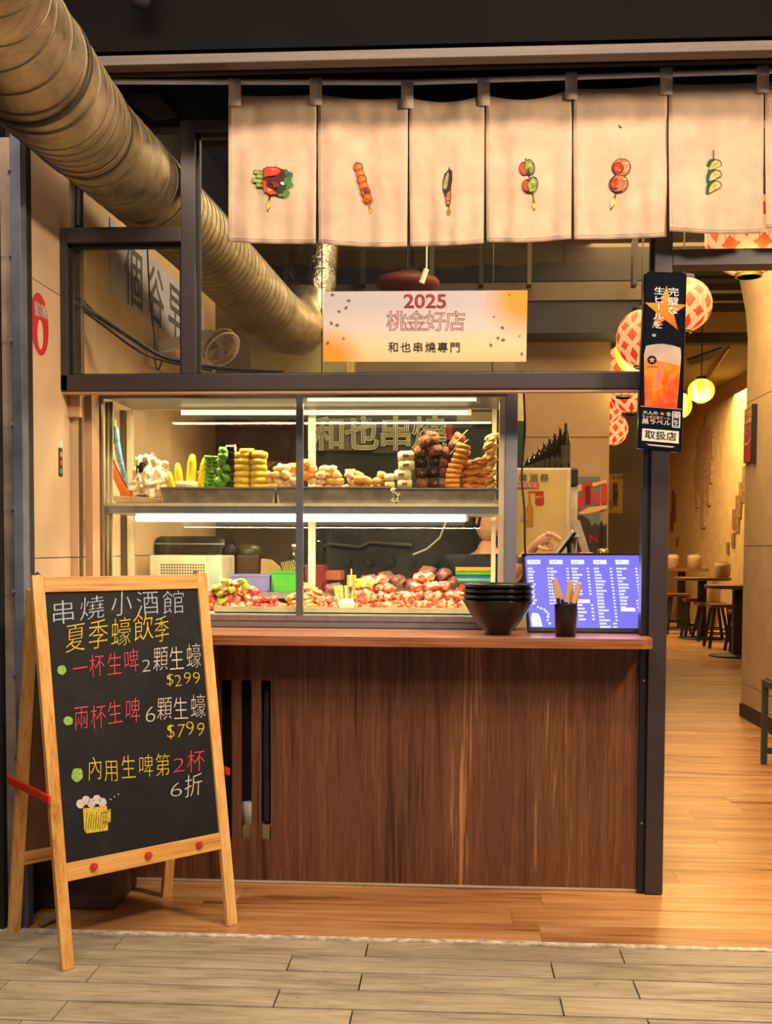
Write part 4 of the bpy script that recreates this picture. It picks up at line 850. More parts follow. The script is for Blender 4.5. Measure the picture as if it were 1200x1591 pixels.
# orange tofu skin stack, leaning
TS = plain('orange_tofu_skin', '#d98a24', .5, 0, .12, 30, .15); tsm = block_mesh(.066, .05, .021, TS, .002, nm='tofu_skin_block')
for i in range(12):
    z = zb+.0225*i; sh = (0 if i < 5 else (i-5)*.0075); put_food('tofu_skin_fold', tsm, (U(704, 750).x+sh+random.uniform(-.004, .004), YU-.02, z), (0, .04*max(0, i-4), random.uniform(-.12, .12)), f'orange folded tofu skin, {ORD[i]} from the bottom of the leaning stack', 'tofu skin', 'tofu skin stack', 1, (.01, -.022, .01))
CKN = plain('orange_chicken', '#c8761f', .5, 0, .25, 40, .3); chm = [lump_mesh(.052, .03, .018, CKN, .28, 'chicken', 3, s+1) for s in range(3)]
for i, (px, py) in enumerate(((732, 757), (750, 757), (735, 747), (752, 748), (734, 735), (752, 736), (738, 725), (748, 718), (724, 722))): put_food('chicken_piece', chm[i % 3], U(px, py+5, YU), (0, random.uniform(-.2, .1), random.uniform(-.2, .2)), f'orange marinated chicken piece, {ORD[i]} in the heap by the tofu skins', 'chicken', 'chicken pieces')
FS = plain('pale_tofu_sheet', '#dba850', .5, 0, .15, 30, .2); fsm = [lump_mesh(.032, .03, .013, FS, .3, 'sheet', 3, s+8) for s in range(3)]
for i in range(9): put_food('fish_roll', fsm[i % 3], U(766-(i % 2)*4-(3 if i < 4 else 0), 760-i*9.6, YU), (.3, -.5+random.uniform(-.2, .2), 0), f'pale curled fish slice, {ORD[i]} from the bottom at the post end of the shelf', 'fish', 'curled slices', 1.05)
# paper and bags pile at the left
PAP = plain('crumpled_paper', '#e2cfae', .7, 0, .12, 30, .4)
def crumple(w_, h_, seed, mat, nm='paper'):
    b = B(); n = 9; vs = [Vector((w_*(i/n-.5)*(1-.25*j/n+.1*noise.noise(Vector((i, j, seed)))), .03*noise.noise(Vector((i*.45, j*.45, seed*3.1))), h_*(j/n)*(1+.10*noise.noise(Vector((i*.7, seed, j)))))) for j in range(n+1) for i in range(n+1)]
    b.add(vs, [(j*(n+1)+i, j*(n+1)+i+1, (j+1)*(n+1)+i+1, (j+1)*(n+1)+i) for j in range(n) for i in range(n)]); return b.mesh(nm, mat)
for i, (px, py, w_, h_, a, t) in enumerate(((238, 752, .12, .15, .3, -.5), (215, 768, .12, .13, -.3, .1), (250, 770, .14, .10, .2, -.5), (230, 774, .10, .12, .6, .3), (262, 768, .09, .09, 0, -.6), (205, 776, .10, .08, .1, -.3), (244, 740, .10, .08, .5, .5))):
    o = put_food('paper_wrapper', crumple(w_, h_, i+1, PAP), U(px, py, YU-.04+.02*i), (random.uniform(-.5, .2), t*.5, a), f'crumpled cream wrapper, {ORD[i]} in the loose heap beside the snack bag', 'paper', 'crumpled wrappers', 1.0); o.modifiers.new('s', 'SOLIDIFY').thickness = .0015
single('wrapped_tray', B().poly([U(168, 769, 4.97), U(255, 775, 4.97), U(262, 781, 4.97), U(180, 781, 4.97)][::-1], (0, .2, 0)), plain('brown_paper_tray', '#b89a6e', .6), 'flat brown paper tray under the crumpled wrappers', 'tray', None, .003)
single('dark_clip', B().box(U(210, 0).x, U(221, 0).x, 5.0, 5.03, U(0, 735).z, U(0, 719).z), BLACK, 'small black clip standing behind the crumpled wrappers', 'clip', None, .003)
# lower deck
zl = kz(955, 4.86)+.003; YLo = 5.03
part('lower_deck', B().box(cL+.01, cR-.05, 4.88, 5.36, kz(956)+.0005, kz(956)+.006), plain('pale_deck_sheet', '#d8cfae', .35), dc)
single('lower_tray', B().box(kx(330), kx(774), 4.885, 4.89, zl+.002, kz(943, 4.89)).box(kx(330), kx(774), 4.885, 5.34, zl+.002, zl+.006), plain('clear_cream_tray', '#d9d3ac', .3), 'long pale tray lip in front of the raw meat skewers', 'tray')
PK = plain('raw_bacon_pink', '#b24434', .45, 0, .16, 60, .15); PK2 = plain('bacon_fat_cream', '#d2946a', .45, 0, .1, 60); PR = plain('raw_beef_red', '#a01f1e', .4, 0, .2, 60, .15); OR_ = plain('salmon_orange', '#cf6a1e', .45, 0, .15, 60, .1); YG = plain('leaf_yellow_green', '#8f9a1c', .5, 0, .2, 40)
bac = [lump_mesh(.030, .026, .021, [PK, PK2], .22, 'bacon_roll', 3, s, 2.2, .06) for s in range(5)]; bef = [lump_mesh(.027, .024, .02, [PR, PK], .3, 'beef', 3, s+9, 2.2) for s in range(4)]
sal = [lump_mesh(.034, .026, .012, [OR_, PK2], .25, 'salmon', 3, s+20, 2) for s in range(3)]; leaf = [lump_mesh(.022, .02, .016, YG, .5, 'leaf', 2, s+30, 2.5) for s in range(2)]
def heap(prof, meshes, name, labf, cat, group, dpx=13, dpy=11.5, Y=YLo, base=943, sc=1.0):
    x = prof[0][0]; c = 0
    while x <= prof[-1][0]:
        for (xa_, ya_), (xb_, yb_) in zip(prof, prof[1:]):
            if xa_ <= x <= xb_: top = ya_+(yb_-ya_)*(x-xa_)/max(1, xb_-xa_); break
        py = base; r_ = 0
        while py > top+7:
            put_food(name, random.choice(meshes), P(x+random.uniform(-2, 2)+(r_ % 2)*dpx*.4, py+4, Y+.012*r_+random.uniform(-.01, .01)), (random.uniform(-.5, .5), random.uniform(-.5, .5), random.random()*6), labf(c, r_), cat, group, sc, (0, -.024, .018) if random.random() < .5 else None)
            py -= dpy; r_ += 1
        x += dpx; c += 1
BR = lambda w_: (lambda c, r_: f'{w_}, {ORD[r_]} layer, {NTH[min(c, 19)]} column along')
heap([(325, 912), (345, 900), (365, 893), (380, 905), (398, 915)], bac, 'bacon_roll', BR('pink raw bacon roll near the chalkboard'), 'bacon roll', 'bacon heap by the chalkboard')
heap([(400, 915), (420, 922), (438, 932)], bef, 'beef_skewer', BR('red raw beef skewer'), 'beef', 'red beef heap', 11, 10)
heap([(440, 930), (452, 916), (464, 912)], sal, 'salmon_skewer', BR('orange salmon piece before the mullion'), 'salmon', 'salmon by the mullion', 12, 8)
heap([(478, 902), (492, 910)], sal, 'salmon_skewer', BR('orange salmon piece past the mullion'), 'salmon', 'salmon past the mullion', 12, 8)
heap([(484, 922), (510, 922), (530, 920)], bac, 'bacon_roll', BR('small pink bacon roll past the mullion'), 'bacon roll', 'low bacon row', 12, 10, sc=.85)
heap([(560, 915), (585, 894), (612, 908), (640, 922)], bac, 'bacon_roll', BR('pink bacon roll in the middle heap'), 'bacon roll', 'middle bacon heap', 14, 13, sc=1.12)
heap([(630, 925), (642, 893), (660, 890), (690, 905), (712, 918), (725, 925)], bac, 'bacon_roll', BR('pink bacon roll in the tall heap by the bowls'), 'bacon roll', 'tall bacon heap', 15, 14, sc=1.2)
for i, (px, py) in enumerate(((336, 915), (342, 924), (375, 905), (380, 912), (345, 935), (360, 918), (350, 905))): put_food('lettuce_leaf', leaf[i % 2], P(px, py+3, YLo-.015), (0, 0, i), f'yellow-green lettuce leaf, {NTH[i]} among the pink rolls by the chalkboard', 'lettuce', 'lettuce bits')
# enoki rolls and yellow top, white onion
ENO = plain('enoki_cream', '#e6c27a', .6, 0, .2, 80, .4); CHS = plain('shredded_yellow', '#e6c22e', .6, 0, .2, 90, .5)
put_food('bacon_wrapped_roll', lump_mesh(.05, .04, .036, [PK, PK2], .2, 'roll', 3, 41, 2), P(566, 934, YLo), (0, 0, 0), 'large pink bacon-wrapped bundle below the shredded yellow topping', 'bacon roll', None)
put_food('shredded_topping', lump_mesh(.05, .04, .026, [CHS, ENO], .35, 'top', 3, 42, 4), P(568, 914, YLo+.01), (0, -.2, 0), 'mound of shredded yellow topping on a bacon bundle', 'topping', None)
put_food('onion_half', lump_mesh(.038, .03, .024, plain('pale_onion', '#e9d3a0', .45), .05, 'onion', 3, 1, 1.5, .03), P(539, 945, YLo-.05), (0, 0, 0), 'pale halved onion in front of the wrapped enoki', 'onion', None)
for i, (px, tp, ti) in enumerate(((532, 912, -.1), (539, 915, 0), (547, 908, .15), (528, 918, -.2), (553, 914, .3))):
    b0 = P(px, 940, YLo); put_food('enoki_bundle', B().tube([(0, 0, 0), (0, 0, .09)], [.008, .012], 8).mesh('enoki', ENO), b0, (0, ti, 0), f'{("short", "middle", "tall", "outer leaning", "far leaning")[i]} cream enoki bundle standing in the lower tray', 'enoki', 'enoki bundles', 1.0)
yc = thing('cheese_skewer', 'yellow and white striped cheese block on a skewer standing above the enoki', 'cheese', P(546, 912, YLo))
a = P(540, 911, YLo); c = P(553, 894, YLo); part('cheese', B().box(a.x, c.x, YLo-.02, YLo+.02, a.z, c.z), plain('cheese_yellow', '#e8a82c', .5), yc); part('stripe', B().box(a.x+.013, a.x+.019, YLo-.022, YLo+.02, a.z, c.z), WHITE, yc); part('stick', B().tube([(a.x+.018, YLo, c.z), (a.x+.018, YLo, c.z+.03)], .003, 6), BAMBOO, yc)
# ---------------------------------------------------------------- colour stack of chopping trays
for i, (py, cc, nm_) in enumerate(((885, '#e8b41c', 'yellow'), (890.5, '#5cbf3a', 'green'), (896, '#2f5cb8', 'blue'), (900.5, '#6fce8c', 'mint green'), (905, '#3c4fa8', 'dark blue'), (910, '#d84a38', 'red'), (915, '#e0604a', 'bright red'))):
    a = P(708, py+2.5, 5.55); c = P(768, py-2.3, 5.55); single('plastic_board', B().box(a.x, c.x, 5.55, 5.85, a.z, c.z-.001), plain('board_'+cc[1:], cc, .4), f'{nm_} plastic board in the stack beyond the raw meat', 'board', 'coloured boards', .002)
# ================================================================ KITCHEN BEHIND THE CASE
kc = thing('back_worktop', 'long grey steel worktop behind the display case', 'worktop', (-.6, 5.9, 0))
part('top', B().box(-1.6, -.25, 5.50, 6.4, P(500, 921, 5.5).z-.03, P(500, 921, 5.5).z).box(-.25, .29, 5.50, 5.9, P(500, 921, 5.5).z-.03, P(500, 921, 5.5).z), STEEL, kc); part('cabinet', B().box(-1.58, -.26, 5.53, 6.38, .0, P(500, 921, 5.5).z-.032).box(-.26, .28, 5.53, 5.88, 0, P(500, 921, 5.5).z-.032), plain('dark_cabinet', '#3a332f', .6), kc)
KZ = P(500, 921, 5.5).z+.0005
def kb(px0_, px1_, py, Y): return P(px0_, py, Y).x, P(px1_, py, Y).x
a, c = kb(232, 345, 880, 5.62); ov = thing('white_oven', 'cream microwave-like box with perforated vent holes behind the case', 'oven', ((a+c)/2, 5.8, KZ))
oz = P(300, 863, 5.62).z
part('body', B().box(a, c, 5.62, 5.95, KZ, oz), plain('cream_enamel', '#e6dcbc', .4), ov, bevel=.008)
hb = B()
for i in range(17):
    for j in range(7): hb.box(P(246+i*4.2, 0, 5.62).x, P(248.2+i*4.2, 0, 5.62).x, 5.616, 5.621, P(0, 877.2+j*4.3, 5.62).z, P(0, 874.8+j*4.3, 5.62).z)
part('vent_holes', hb, plain('vent_brown', '#5a4a36', .8), ov)
part('side_panel', B().poly([P(345, 862, 5.615), P(337, 862, 5.615), P(322, 865, 5.615), P(326, 918, 5.615), P(338, 918, 5.615)][::1], (0, .004, 0)), plain('pale_teal_panel', '#b8ccb8', .4), ov)
a, c = kb(238, 352, 850, 6.0); rc = thing('black_cooker', 'large black rounded cooker behind the cream oven', 'cooker', ((a+c)/2, 6.1, KZ))
part('body', B().box(a, c, 6.0, 6.3, KZ, P(300, 833, 6.0).z), plain('smoky_black_plastic', '#2e2822', .25, 0, .2), rc, bevel=.035)
part('lid_seam', B().box(a+.01, c-.01, 5.996, 6.0, P(300, 846, 6).z, P(300, 844, 6).z), STEEL, rc)
a, c = kb(365, 402, 850, 6.0); cf = thing('coffee_machine', 'dark drinks machine with round lid behind the purple bin', 'machine', ((a+c)/2, 6.1, KZ))
part('lid', B().lathe([(.075, 0), (.078, .02), (.065, .05), (.02, .062), (0, .063)], (P(384, 858, 6.05).x, 6.1, P(384, 862, 6.05).z), 20), plain('olive_black_lid', '#4a4228', .35), cf)
part('body', B().box(a, c, 6.02, 6.2, KZ, P(384, 862, 6.05).z), plain('brown_glassy', '#5c3a26', .3, 0, .3, 4), cf, bevel=.01)
part('spout', B().lathe([(.03, 0), (.045, .03), (.04, .06), (.02, .08)], (P(356, 870, 6.0).x, 6.02, P(356, 868, 6.0).z), 14), BLACK, cf)
def bin_(pa, pb_, pt, Y, col, label, nm='storage_bin', al=None):
    a, c = P(pa, 900, Y), P(pb_, 900, Y); zt_ = P((pa+pb_)/2, pt, Y).z; t = thing(nm, label, 'bin', ((a.x+c.x)/2, Y, KZ), 'plastic bins on the back worktop')
    m = plain('bin_'+col[1:], col, .35); x0, x1 = a.x, c.x; b = B()
    b.poly([(x0+.012, Y+.01, KZ), (x1-.012, Y+.01, KZ), (x1, Y, zt_), (x0, Y, zt_)], (0, .004, 0)).box(x0+.012, x1-.012, Y+.01, Y+.2, KZ, KZ+.004).box(x0, x0+.004, Y, Y+.22, KZ+.004, zt_).box(x1-.004, x1, Y, Y+.22, KZ+.004, zt_).box(x0, x1, Y+.216, Y+.22, KZ, zt_)
    part('bin', b, m, t); part('rim', B().box(x0-.004, x1+.004, Y-.006, Y+.003, zt_-.01, zt_+.002), m, t)
bin_(357, 419, 893, 5.60, '#8a86c8', 'lavender plastic bin behind the red beef'); bin_(422, 466, 888, 5.60, '#4db83c', 'bright green plastic bin beside the case mullion'); bin_(474, 503, 878, 5.60, '#8c2a34', 'dark red plastic tub with blue rim past the mullion')
a, c = P(476, 878, 5.66), P(502, 840, 5.66); single('clear_container', B().box(a.x, c.x, 5.66, 5.8, a.z, c.z), CLEAR, 'tall translucent container standing in the dark red tub', 'container', None, .004)
a = P(405, 890, 5.85); single('paper_bag', B().poly([P(405, 895, 5.85), P(440, 895, 5.85), P(432, 880, 5.85), P(420, 870, 5.85), P(406, 868, 5.85)], (0, .06, 0)), plain('kraft_paper', '#c9a468', .7), 'folded kraft paper bag behind the bins', 'bag')
ck = thing('skewer_bundle', 'bundle of wooden skewers in a pale cup behind the green bin', 'skewers', P(448, 893, 5.85))
for k in range(9): part('wooden_skewer', B().tube([P(442+k*1.6, 893, 5.86), P(437+k*3.2, 871+abs(k-4)*.6, 5.86)], .003, 5), BAMBOO, ck)
part('cup', B().lathe([(.03, -.06), (.036, .0)], P(448, 893, 5.86), 14), WHITE, ck)
bt = thing('clear_bottle', 'clear plastic bottle behind the green bin by the mullion', 'bottle', P(457, 880, 6.0)); part('body', B().lathe([(.0, KZ-P(457, 878, 6.0).z), (.028, KZ-P(457, 878, 6.0).z), (.03, .03), (.022, .06), (.011, .085), (.011, .10), (0, .10)], P(457, 878, 6.0), 16), CLEAR, bt)
part('cap', B().lathe([(.013, .10), (.013, .115), (0, .115)], P(457, 878, 6.0), 12), WHITE, bt)
# back kitchen wall, hood, boards
YK = 7.6
xw0, xw1 = P(348, 600, YK).x, P(800, 600, YK).x
kw = struct('wall_kitchen_back', B().box(XL-.02, xw1, YK, YK+.06, 0, 3.2), plain('kitchen_back_grey', '#6c5a42', .6, 0, .12, 2))
Yb = 6.7
ba = thing('hanging_shop_board', 'dark green hanging board with cream brush lettering and a red seal', 'board', P(610, 700, Yb))
a, c = P(472, 760, Yb), P(790, 640, Yb)
part('board', B().box(a.x, c.x, Yb, Yb+.01, P(600, 905, Yb).z, P(600, 622, Yb).z), plain('dark_green_cloth', '#2f332b', .7, 0, .2, 2), ba)
part('grey_flap', B().box(P(478, 0, Yb).x, P(581, 0, Yb).x, Yb-.006, Yb-.002, P(530, 700, Yb).z, P(530, 650, Yb).z), plain('grey_flap_cloth', '#77735f', .7), ba)
part('grey_flap', B().box(P(583, 0, Yb).x, P(665, 0, Yb).x, Yb-.006, Yb-.002, P(530, 704, Yb).z, P(530, 652, Yb).z), plain('grey_flap_cloth2', '#59594b', .7), ba)
tb = B(); pxrow(tb, '和也串燒', 484, 694, 692, Yb-.012, 50, .024); part('lettering', tb, plain('cream_brush_ink', '#fff4c4', .5), ba)
a, c = P(692, 683, Yb-.01), P(703, 656, Yb-.01); part('red_seal', B().box(a.x, c.x, Yb-.008, Yb-.004, a.z, c.z), plain('seal_red', '#b03440', .6), ba)
a, c = P(710, 658, Yb-.01), P(768, 640, Yb-.01); part('beige_label', B().box(a.x, c.x, Yb-.008, Yb-.004, a.z, c.z), plain('label_beige', '#9a8a64', .6), ba)
Y6 = YK-.012; a, c = P(362, 730, Y6), P(450, 648, Y6)
ps = thing('red_framed_poster', 'reddish brown framed poster on the kitchen wall behind the tofu', 'poster', P(405, 690, 6.9))
part('sheet', B().box(a.x, c.x, Y6, YK-.001, a.z-.15, c.z), plain('poster_brown', '#6d5440', .5, 0, .2, 6), ps); part('red_band', B().box(a.x, c.x, Y6-.006, Y6-.001, P(405, 664, Y6).z, P(405, 652, Y6).z), plain('poster_red', '#9c4434', .5), ps)
for px_ in (500, 765): part('cord', B().tube([P(px_, 624, Yb)+Vector((0, .004, 0)), Vector((P(px_, 624, Yb).x, Yb+.004, 4.1))], .004, 6), BLACK, ba)
# hood / shelf dark mass under lettering: extractor grill
gr = thing('grill_station', 'dark charcoal grill station with pipes behind the raw meat', 'grill', (P(620, 860, 6.45).x, 6.45, KZ))
a, c = P(505, 900, 6.41), P(745, 815, 6.41); part('body', B().box(a.x, c.x, 6.56, 6.95, 0.002, KZ), plain('grill_body_black', '#262220', .5), gr)
part('back_plate', B().box(a.x, c.x, 6.56, 6.6, KZ, c.z), plain('sooty_steel', '#2b2623', .4, .5, .4, 5), gr)
for k in range(6): part('knob', B().tube([(a.x+.12+k*.13, 6.50, P(0, 870, 6.5).z), (a.x+.12+k*.13, 6.55, P(0, 870, 6.5).z)], .022, 12), BLACK, gr)
part('hose', B().tube([P(642, 862, 6.5), P(664, 853, 6.48), P(684, 835, 6.46), P(694, 808, 6.45)], .006, 8), plain('pale_hose', '#cfc4ae', .4), gr)
part('pipe', B().tube([P(510, 845, 6.52), P(560, 850, 6.52), P(575, 842, 6.52), P(640, 848, 6.52)], .016, 8), plain('sooty_pipe', '#46403c', .35, .6), gr)
# raised dark meat behind front heaps
dkm = lump_mesh(.045, .035, .03, plain('brown_raw_meat', '#5c3226', .6, 0, .3, 40), .3, 'meat', 3, 51)
for i, (px, py) in enumerate(((575, 905), (600, 900), (620, 905), (640, 912), (665, 892), (690, 895), (700, 908), (520, 918))): put_food('dark_meat', dkm, P(px, py+6, 5.25), (0, 0, i), f'dark brown meat lump, {NTH[i]} in the row behind the pink heaps', 'meat', 'dark meat row')
single('orange_box', B().box(P(508, 0, 5.7).x, P(532, 0, 5.7).x, 5.7, 5.9, P(0, 898, 5.7).z, P(0, 884, 5.7).z), plain('salmon_box', '#b2563e', .5), 'open salmon-red box beside the dark red tub', 'box', None, .003)
# kitchen side: fan, poster, cables on side wall, pipe
wb = thing('wall_banner', 'white poster with grey brush characters high on the kitchen side wall', 'poster', PX(240, 450, XL))
XB = XL+.006
wp = [PX(172, 385, XB), PX(172, 455, XB), PX(300, 540, XB), PX(312, 545, XB), PX(318, 430, XB), PX(250, 330, XB), PX(172, 260, XB)]
y0_, y1_ = PX(172, 455, XB).y, PX(318, 545, XB).y; zb_ = PX(172, 455, XB).z
part('sheet', B().box(XL, XB, y0_, y1_, zb_, zb_+.36), plain('poster_lavender_white', '#b5aeb2', .6, 0, .08, 3), wb)
tb = B()
for i, ch in enumerate('個谷早恩'): put(tb, ch, Vector((XB+.001, y0_+.22+i*.42, zb_+.04)), Vector((0, 1, 0)), Vector((0, 0, 1)), .34, .012)
part('lettering', tb, plain('poster_grey_ink', '#6a5c58', .6), wb)
single('black_pipe', B().tube([PX(122, 352, XL+.03), PX(124, 250, XL+.03)], .018, 10), BLACK, 'short black pipe rising above the small window', 'pipe')
xp = thing('wall_conduit', 'grey vertical conduit on the kitchen side wall seen through the small window', 'conduit', (XL+.03, PX(126, 480, XL+.03).y, 2.1)); yp = PX(126, 480, XL+.03).y
part('tube', B().box(XL+.001, XL+.035, yp-.02, yp+.025, 2.12, 3.1), plain('conduit_grey_brown', '#5e4c3e', .6), xp); part('bracket', B().box(XL+.001, XL+.04, yp-.03, yp+.035, 2.5, 2.53), BLACK, xp)
def cable(name, pts, r, label, mat=BLACK):
    # smooth the path
    P_ = [Vector(p) for p in pts]; out = []
    for i in range(len(P_)-1):
        p0_, p1_, p2_, p3_ = P_[max(i-1, 0)], P_[i], P_[i+1], P_[min(i+2, len(P_)-1)]
        for t in (0, .25, .5, .75): out.append(.5*((2*p1_)+(-p0_+p2_)*t+(2*p0_-5*p1_+4*p2_-p3_)*t*t+(-p0_+3*p1_-3*p2_+p3_)*t**3))
    out.append(P_[-1]); return single(name, B().tube(out, r, 8), mat, label, 'cable')
cable('thick_cable', [P(108, 465, 4.68), P(150, 490, 4.85), P(200, 522, 5.05), P(250, 553, 5.3), P(300, 566, 5.4), P(360, 574, 5.5), P(440, 578, 5.6)], .011, 'thickest black cable sagging across the small window')
cable('cable', [P(108, 450, 4.70), P(140, 478, 4.84), P(160, 498, 4.92), P(200, 520, 5.08)], .005, 'thin black cable joining the thick one at the conduit')
cable('cable', [P(112, 470, 4.72), P(160, 505, 4.93), P(215, 545, 5.15), P(260, 562, 5.28), P(330, 576, 5.40)], .006, 'middle black cable just below the thick one')
cable('hanging_wire', [P(229, 385, 5.4), P(231, 430, 5.4), P(234, 480, 5.4), P(240, 520, 5.4), P(241, 560, 5.4), P(246, 574, 5.4), P(252, 560, 5.4)], .004, 'thin black wire hanging down in front of the white poster')
fn = thing('wall_fan', 'white wall fan with round wire cage tilted beside the duct', 'fan', P(335, 540, 6.0))
fc_ = P(343, 540, 6.0); nf = Vector((.62, -.45, -.64)).normalized(); fa_ = nf.cross(Vector((0, 1, 0))).normalized(); fb_ = nf.cross(fa_)
cgb = B(); Rf = .105
for k in range(2):
    o_ = fc_ + nf*(.02-.04*k); cgb.tube([o_+(fa_*math.cos(t)+fb_*math.sin(t))*Rf for t in [2*math.pi*i/28 for i in range(29)]], .006, 6)
part('cage_ring', cgb, plain('fan_pinkish_white', '#c9b3a4', .4), fn)
wrs = B()
for k in range(44):
    t = 2*math.pi*k/44; e = fa_*math.cos(t)+fb_*math.sin(t); wrs.tube([fc_+nf*.05+e*.015, fc_+nf*.045+e*Rf*.7, fc_+nf*.02+e*Rf, fc_-nf*.02+e*Rf, fc_-nf*.05+e*Rf*.6, fc_-nf*.055+e*.02], .0022, 4)
part('cage', wrs, plain('fan_wire', '#8d7a68', .4), fn)
for k in range(4):
    t = 2*math.pi*k/4; e = fa_*math.cos(t)+fb_*math.sin(t); g_ = fa_*math.cos(t+.9)+fb_*math.sin(t+.9)
    part('blade', B().poly([fc_+e*.015, fc_+e*.085+nf*.01, fc_+g_*.08-nf*.008, fc_+g_*.02], nf*.003), plain('fan_blade_grey', '#7d7064', .5), fn)
part('motor', B().tube([fc_-nf*.12, fc_-nf*.03], [.035, .04], 16), WHITE, fn)
part('arm', B().bar(fc_-nf*.12, Vector((XL+.01, fc_.y+.1, fc_.z+.02)), .04, .06), WHITE, fn)
bkt = P(250, 548, 6.2); single('wall_bracket', B().box(XL+.001, XL+.03, PX(225, 545, XL).y, PX(285, 545, XL).y, PX(225, 558, XL).z-.02, PX(225, 545, XL).z+.02), BEIGE, 'beige metal bracket plate under the white poster', 'bracket', None, .004)
# hood behind the left foot of the duct
a, c = P(432, 578, 6.95), P(500, 530, 6.95); single('extractor_hood', B().box(a.x-.2, P(540, 0, 6.95).x, 7.08, 7.598, P(0, 620, 6.95).z, P(0, 530, 6.95).z), plain('olive_cream_hood', '#a89a6a', .5, .1, .15, 4), 'pale extractor hood below the end of the duct', 'hood', None, .01)
# ---------------------------------------------------------------- interior: ceilings, beams, walls
struct('ceiling', B().box(XL-.2, 4.9, 4.85, 12.6, 4.10, 4.15), plain('black_ceiling', '#191613', .8))
struct('ceiling_dining', B().box(.3, 4.9, 12.6, 24.6, 4.32, 4.37), plain('olive_ceiling', '#8a7a44', .7, 0, .1, .8))
def beam(px_a, px_b, py_t, py_b, Y, d_, mat, name): return struct(name, B().box(P(px_a, py_t, Y).x, P(px_b, py_t, Y).x, Y, Y+d_, P(px_a, py_b, Y).z, P(px_a, py_t, Y).z), mat)
DK1 = plain('dark_brown_beam', '#26211c', .7, 0, .2, 2); DK2 = plain('tan_beam', '#54452e', .6, 0, .1, 2)
beam(300, 1400, 380, 392, 9.2, .2, DK2, 'trim_5'); beam(500, 1010, 442, 470, 8.6, .3, DK2, 'trim_6'); beam(500, 1010, 470, 520, 8.62, .4, DK1, 'trim_7')
for k, px in enumerate((440, 495, 560, 668, 745, 820, 985)): beam(px, px+7, 370, 442, 8.4, .12, DK2 if k % 2 else DK1, 'trim_%d' % (8+k))
beam(1040, 1400, 441, 452, 10.5, .12, DK2, 'trim_15'); beam(1040, 1400, 459, 468, 11.0, .1, DK2, 'trim_16'); beam(1040, 1400, 517, 533, 12.4, .16, DK2, 'trim_17')
beam(300, 1010, 392, 442, 9.1, .1, plain('brown_black_back', '#2c241b', .8), 'wall_upper_back')
# ceiling lamp tube
single('spot_lamp', B().tube([P(655, 440, 7.5), P(663, 418, 7.5)], .02, 12).tube([P(663, 418, 7.5), P(663, 418, 7.5)+Vector((0, 0, 4.1-P(663, 418, 7.5).z))], .006, 6), plain('bright_lamp_white', '#d8d0c0', .3), 'small white cylindrical spot lamp above the award banner', 'lamp')
# partition (tan, behind serving area)
YP = 9.0
struct('wall_partition', B().box(P(640, 700, YP).x, P(947, 700, YP).x, YP, YP+.1, 0, P(900, 519, YP).z), plain('tan_partition', '#9f8262', .7, 0, .06, 3, .03))
struct('trim_18', B().box(P(640, 700, YP).x, P(946, 700, YP).x, YP-.004, YP, P(900, 679.5, YP).z, P(900, 678, YP).z), plain('seam_brown', '#7a5836', .8))
YQ = 14.0
struct('wall_brown', B().box(P(900, 700, YQ).x, P(1020, 700, YQ).x, YQ, YQ+.1, 0, 4.32), BROWNW)
# dining back and right walls
XR = 4.72
struct('wall_right_far', B().box(XR, XR+.1, 9.9, 24.6, 0, 4.32), plain('golden_wall_fabric', '#c4a26c', .8, 0, .07, 5, .1))
struct('wall_back', B().box(.3, XR, 24.5, 24.6, 0, 4.32), plain('golden_wall_fabric', '#c4a26c'))
struct('wall_dining_left', B().box(.2, .3, 14.1, 24.5, 0, 4.32), BROWNW)
# near right pillar wall, panelled
xr = 2.50; ye = 9.64
wr_ = struct('wall_right', B().box(xr+.012, xr+.3, 4.7, ye-.005, 0, 4.09), plain('panel_joint_brown', '#5b452f'))
zz = [.115, .29, 1.475, 2.70, 4.08]
for i in range(4):
    ys = [4.7, 6.0, 7.5, ye]
    for j in range(3): part('panel', B().box(xr, xr+.012, ys[j]+(.0 if j == 0 else .001), ys[j+1]-.001, zz[i]+.003, zz[i+1]-.003), plain('cream_pillar_panel', '#bfa27c', .65, 0, .05, 4, .05), wr_)
part('end_cap', B().tube([(xr+.06, ye-.005, .01), (xr+.06, ye-.005, 4.08)], .06, 16).box(xr+.06, xr+.3, ye-.02, ye+.05, .01, 4.08), plain('cream_pillar_panel', '#bfa27c'), wr_)
struct('baseboard_right', B().box(xr-.012, xr, 4.7, ye, 0, .11), plain('dark_skirting', '#33281f', .6))
cvb = B(); prof_ = [(0, 0), (-.02, .22), (-.08, .5), (-.2, .85)]
cvb.poly([(xr-.001+x_, ye-.001, 3.25+z_) for x_, z_ in prof_]+[(xr-.001, ye-.001, 4.09)], (0, -4.9, 0)); part('cornice', cvb, plain('cream_pillar_panel', '#bfa27c'), wr_)
# woven strips on golden wall
wv = thing('woven_wall_art', 'tall brown woven strip artwork on the golden dining wall', 'wall art', PX(1092, 760, XR-.01), 'woven art on the golden wall')
def strips(root, items, m):
    for q_, (px, pa, pb_, w_) in enumerate(items):
        a = PX(px, pa, XR-.012); c = PX(px+w_, pb_, XR-.012); part('strip', B().box(XR-.014-.0025*q_, XR-.001, a.y, c.y, min(a.z, c.z), max(a.z, c.z)), m, root)
S1 = plain('pinkish_brown_weave', '#a07a58', .9, 0, .3, 20); S2 = plain('dark_brown_weave', '#805c30', .9, 0, .3, 20)
strips(wv, [(1093, 645, 700, 4), (1088, 662, 720, 5), (1098, 665, 740, 5), (1083, 680, 730, 5), (1104, 673, 715, 4), (1080, 715, 753, 5), (1086, 700, 760, 8), (1095, 705, 765, 8), (1103, 715, 750, 4), (1082, 755, 788, 4), (1091, 750, 820, 5), (1100, 752, 785, 4)], S1)
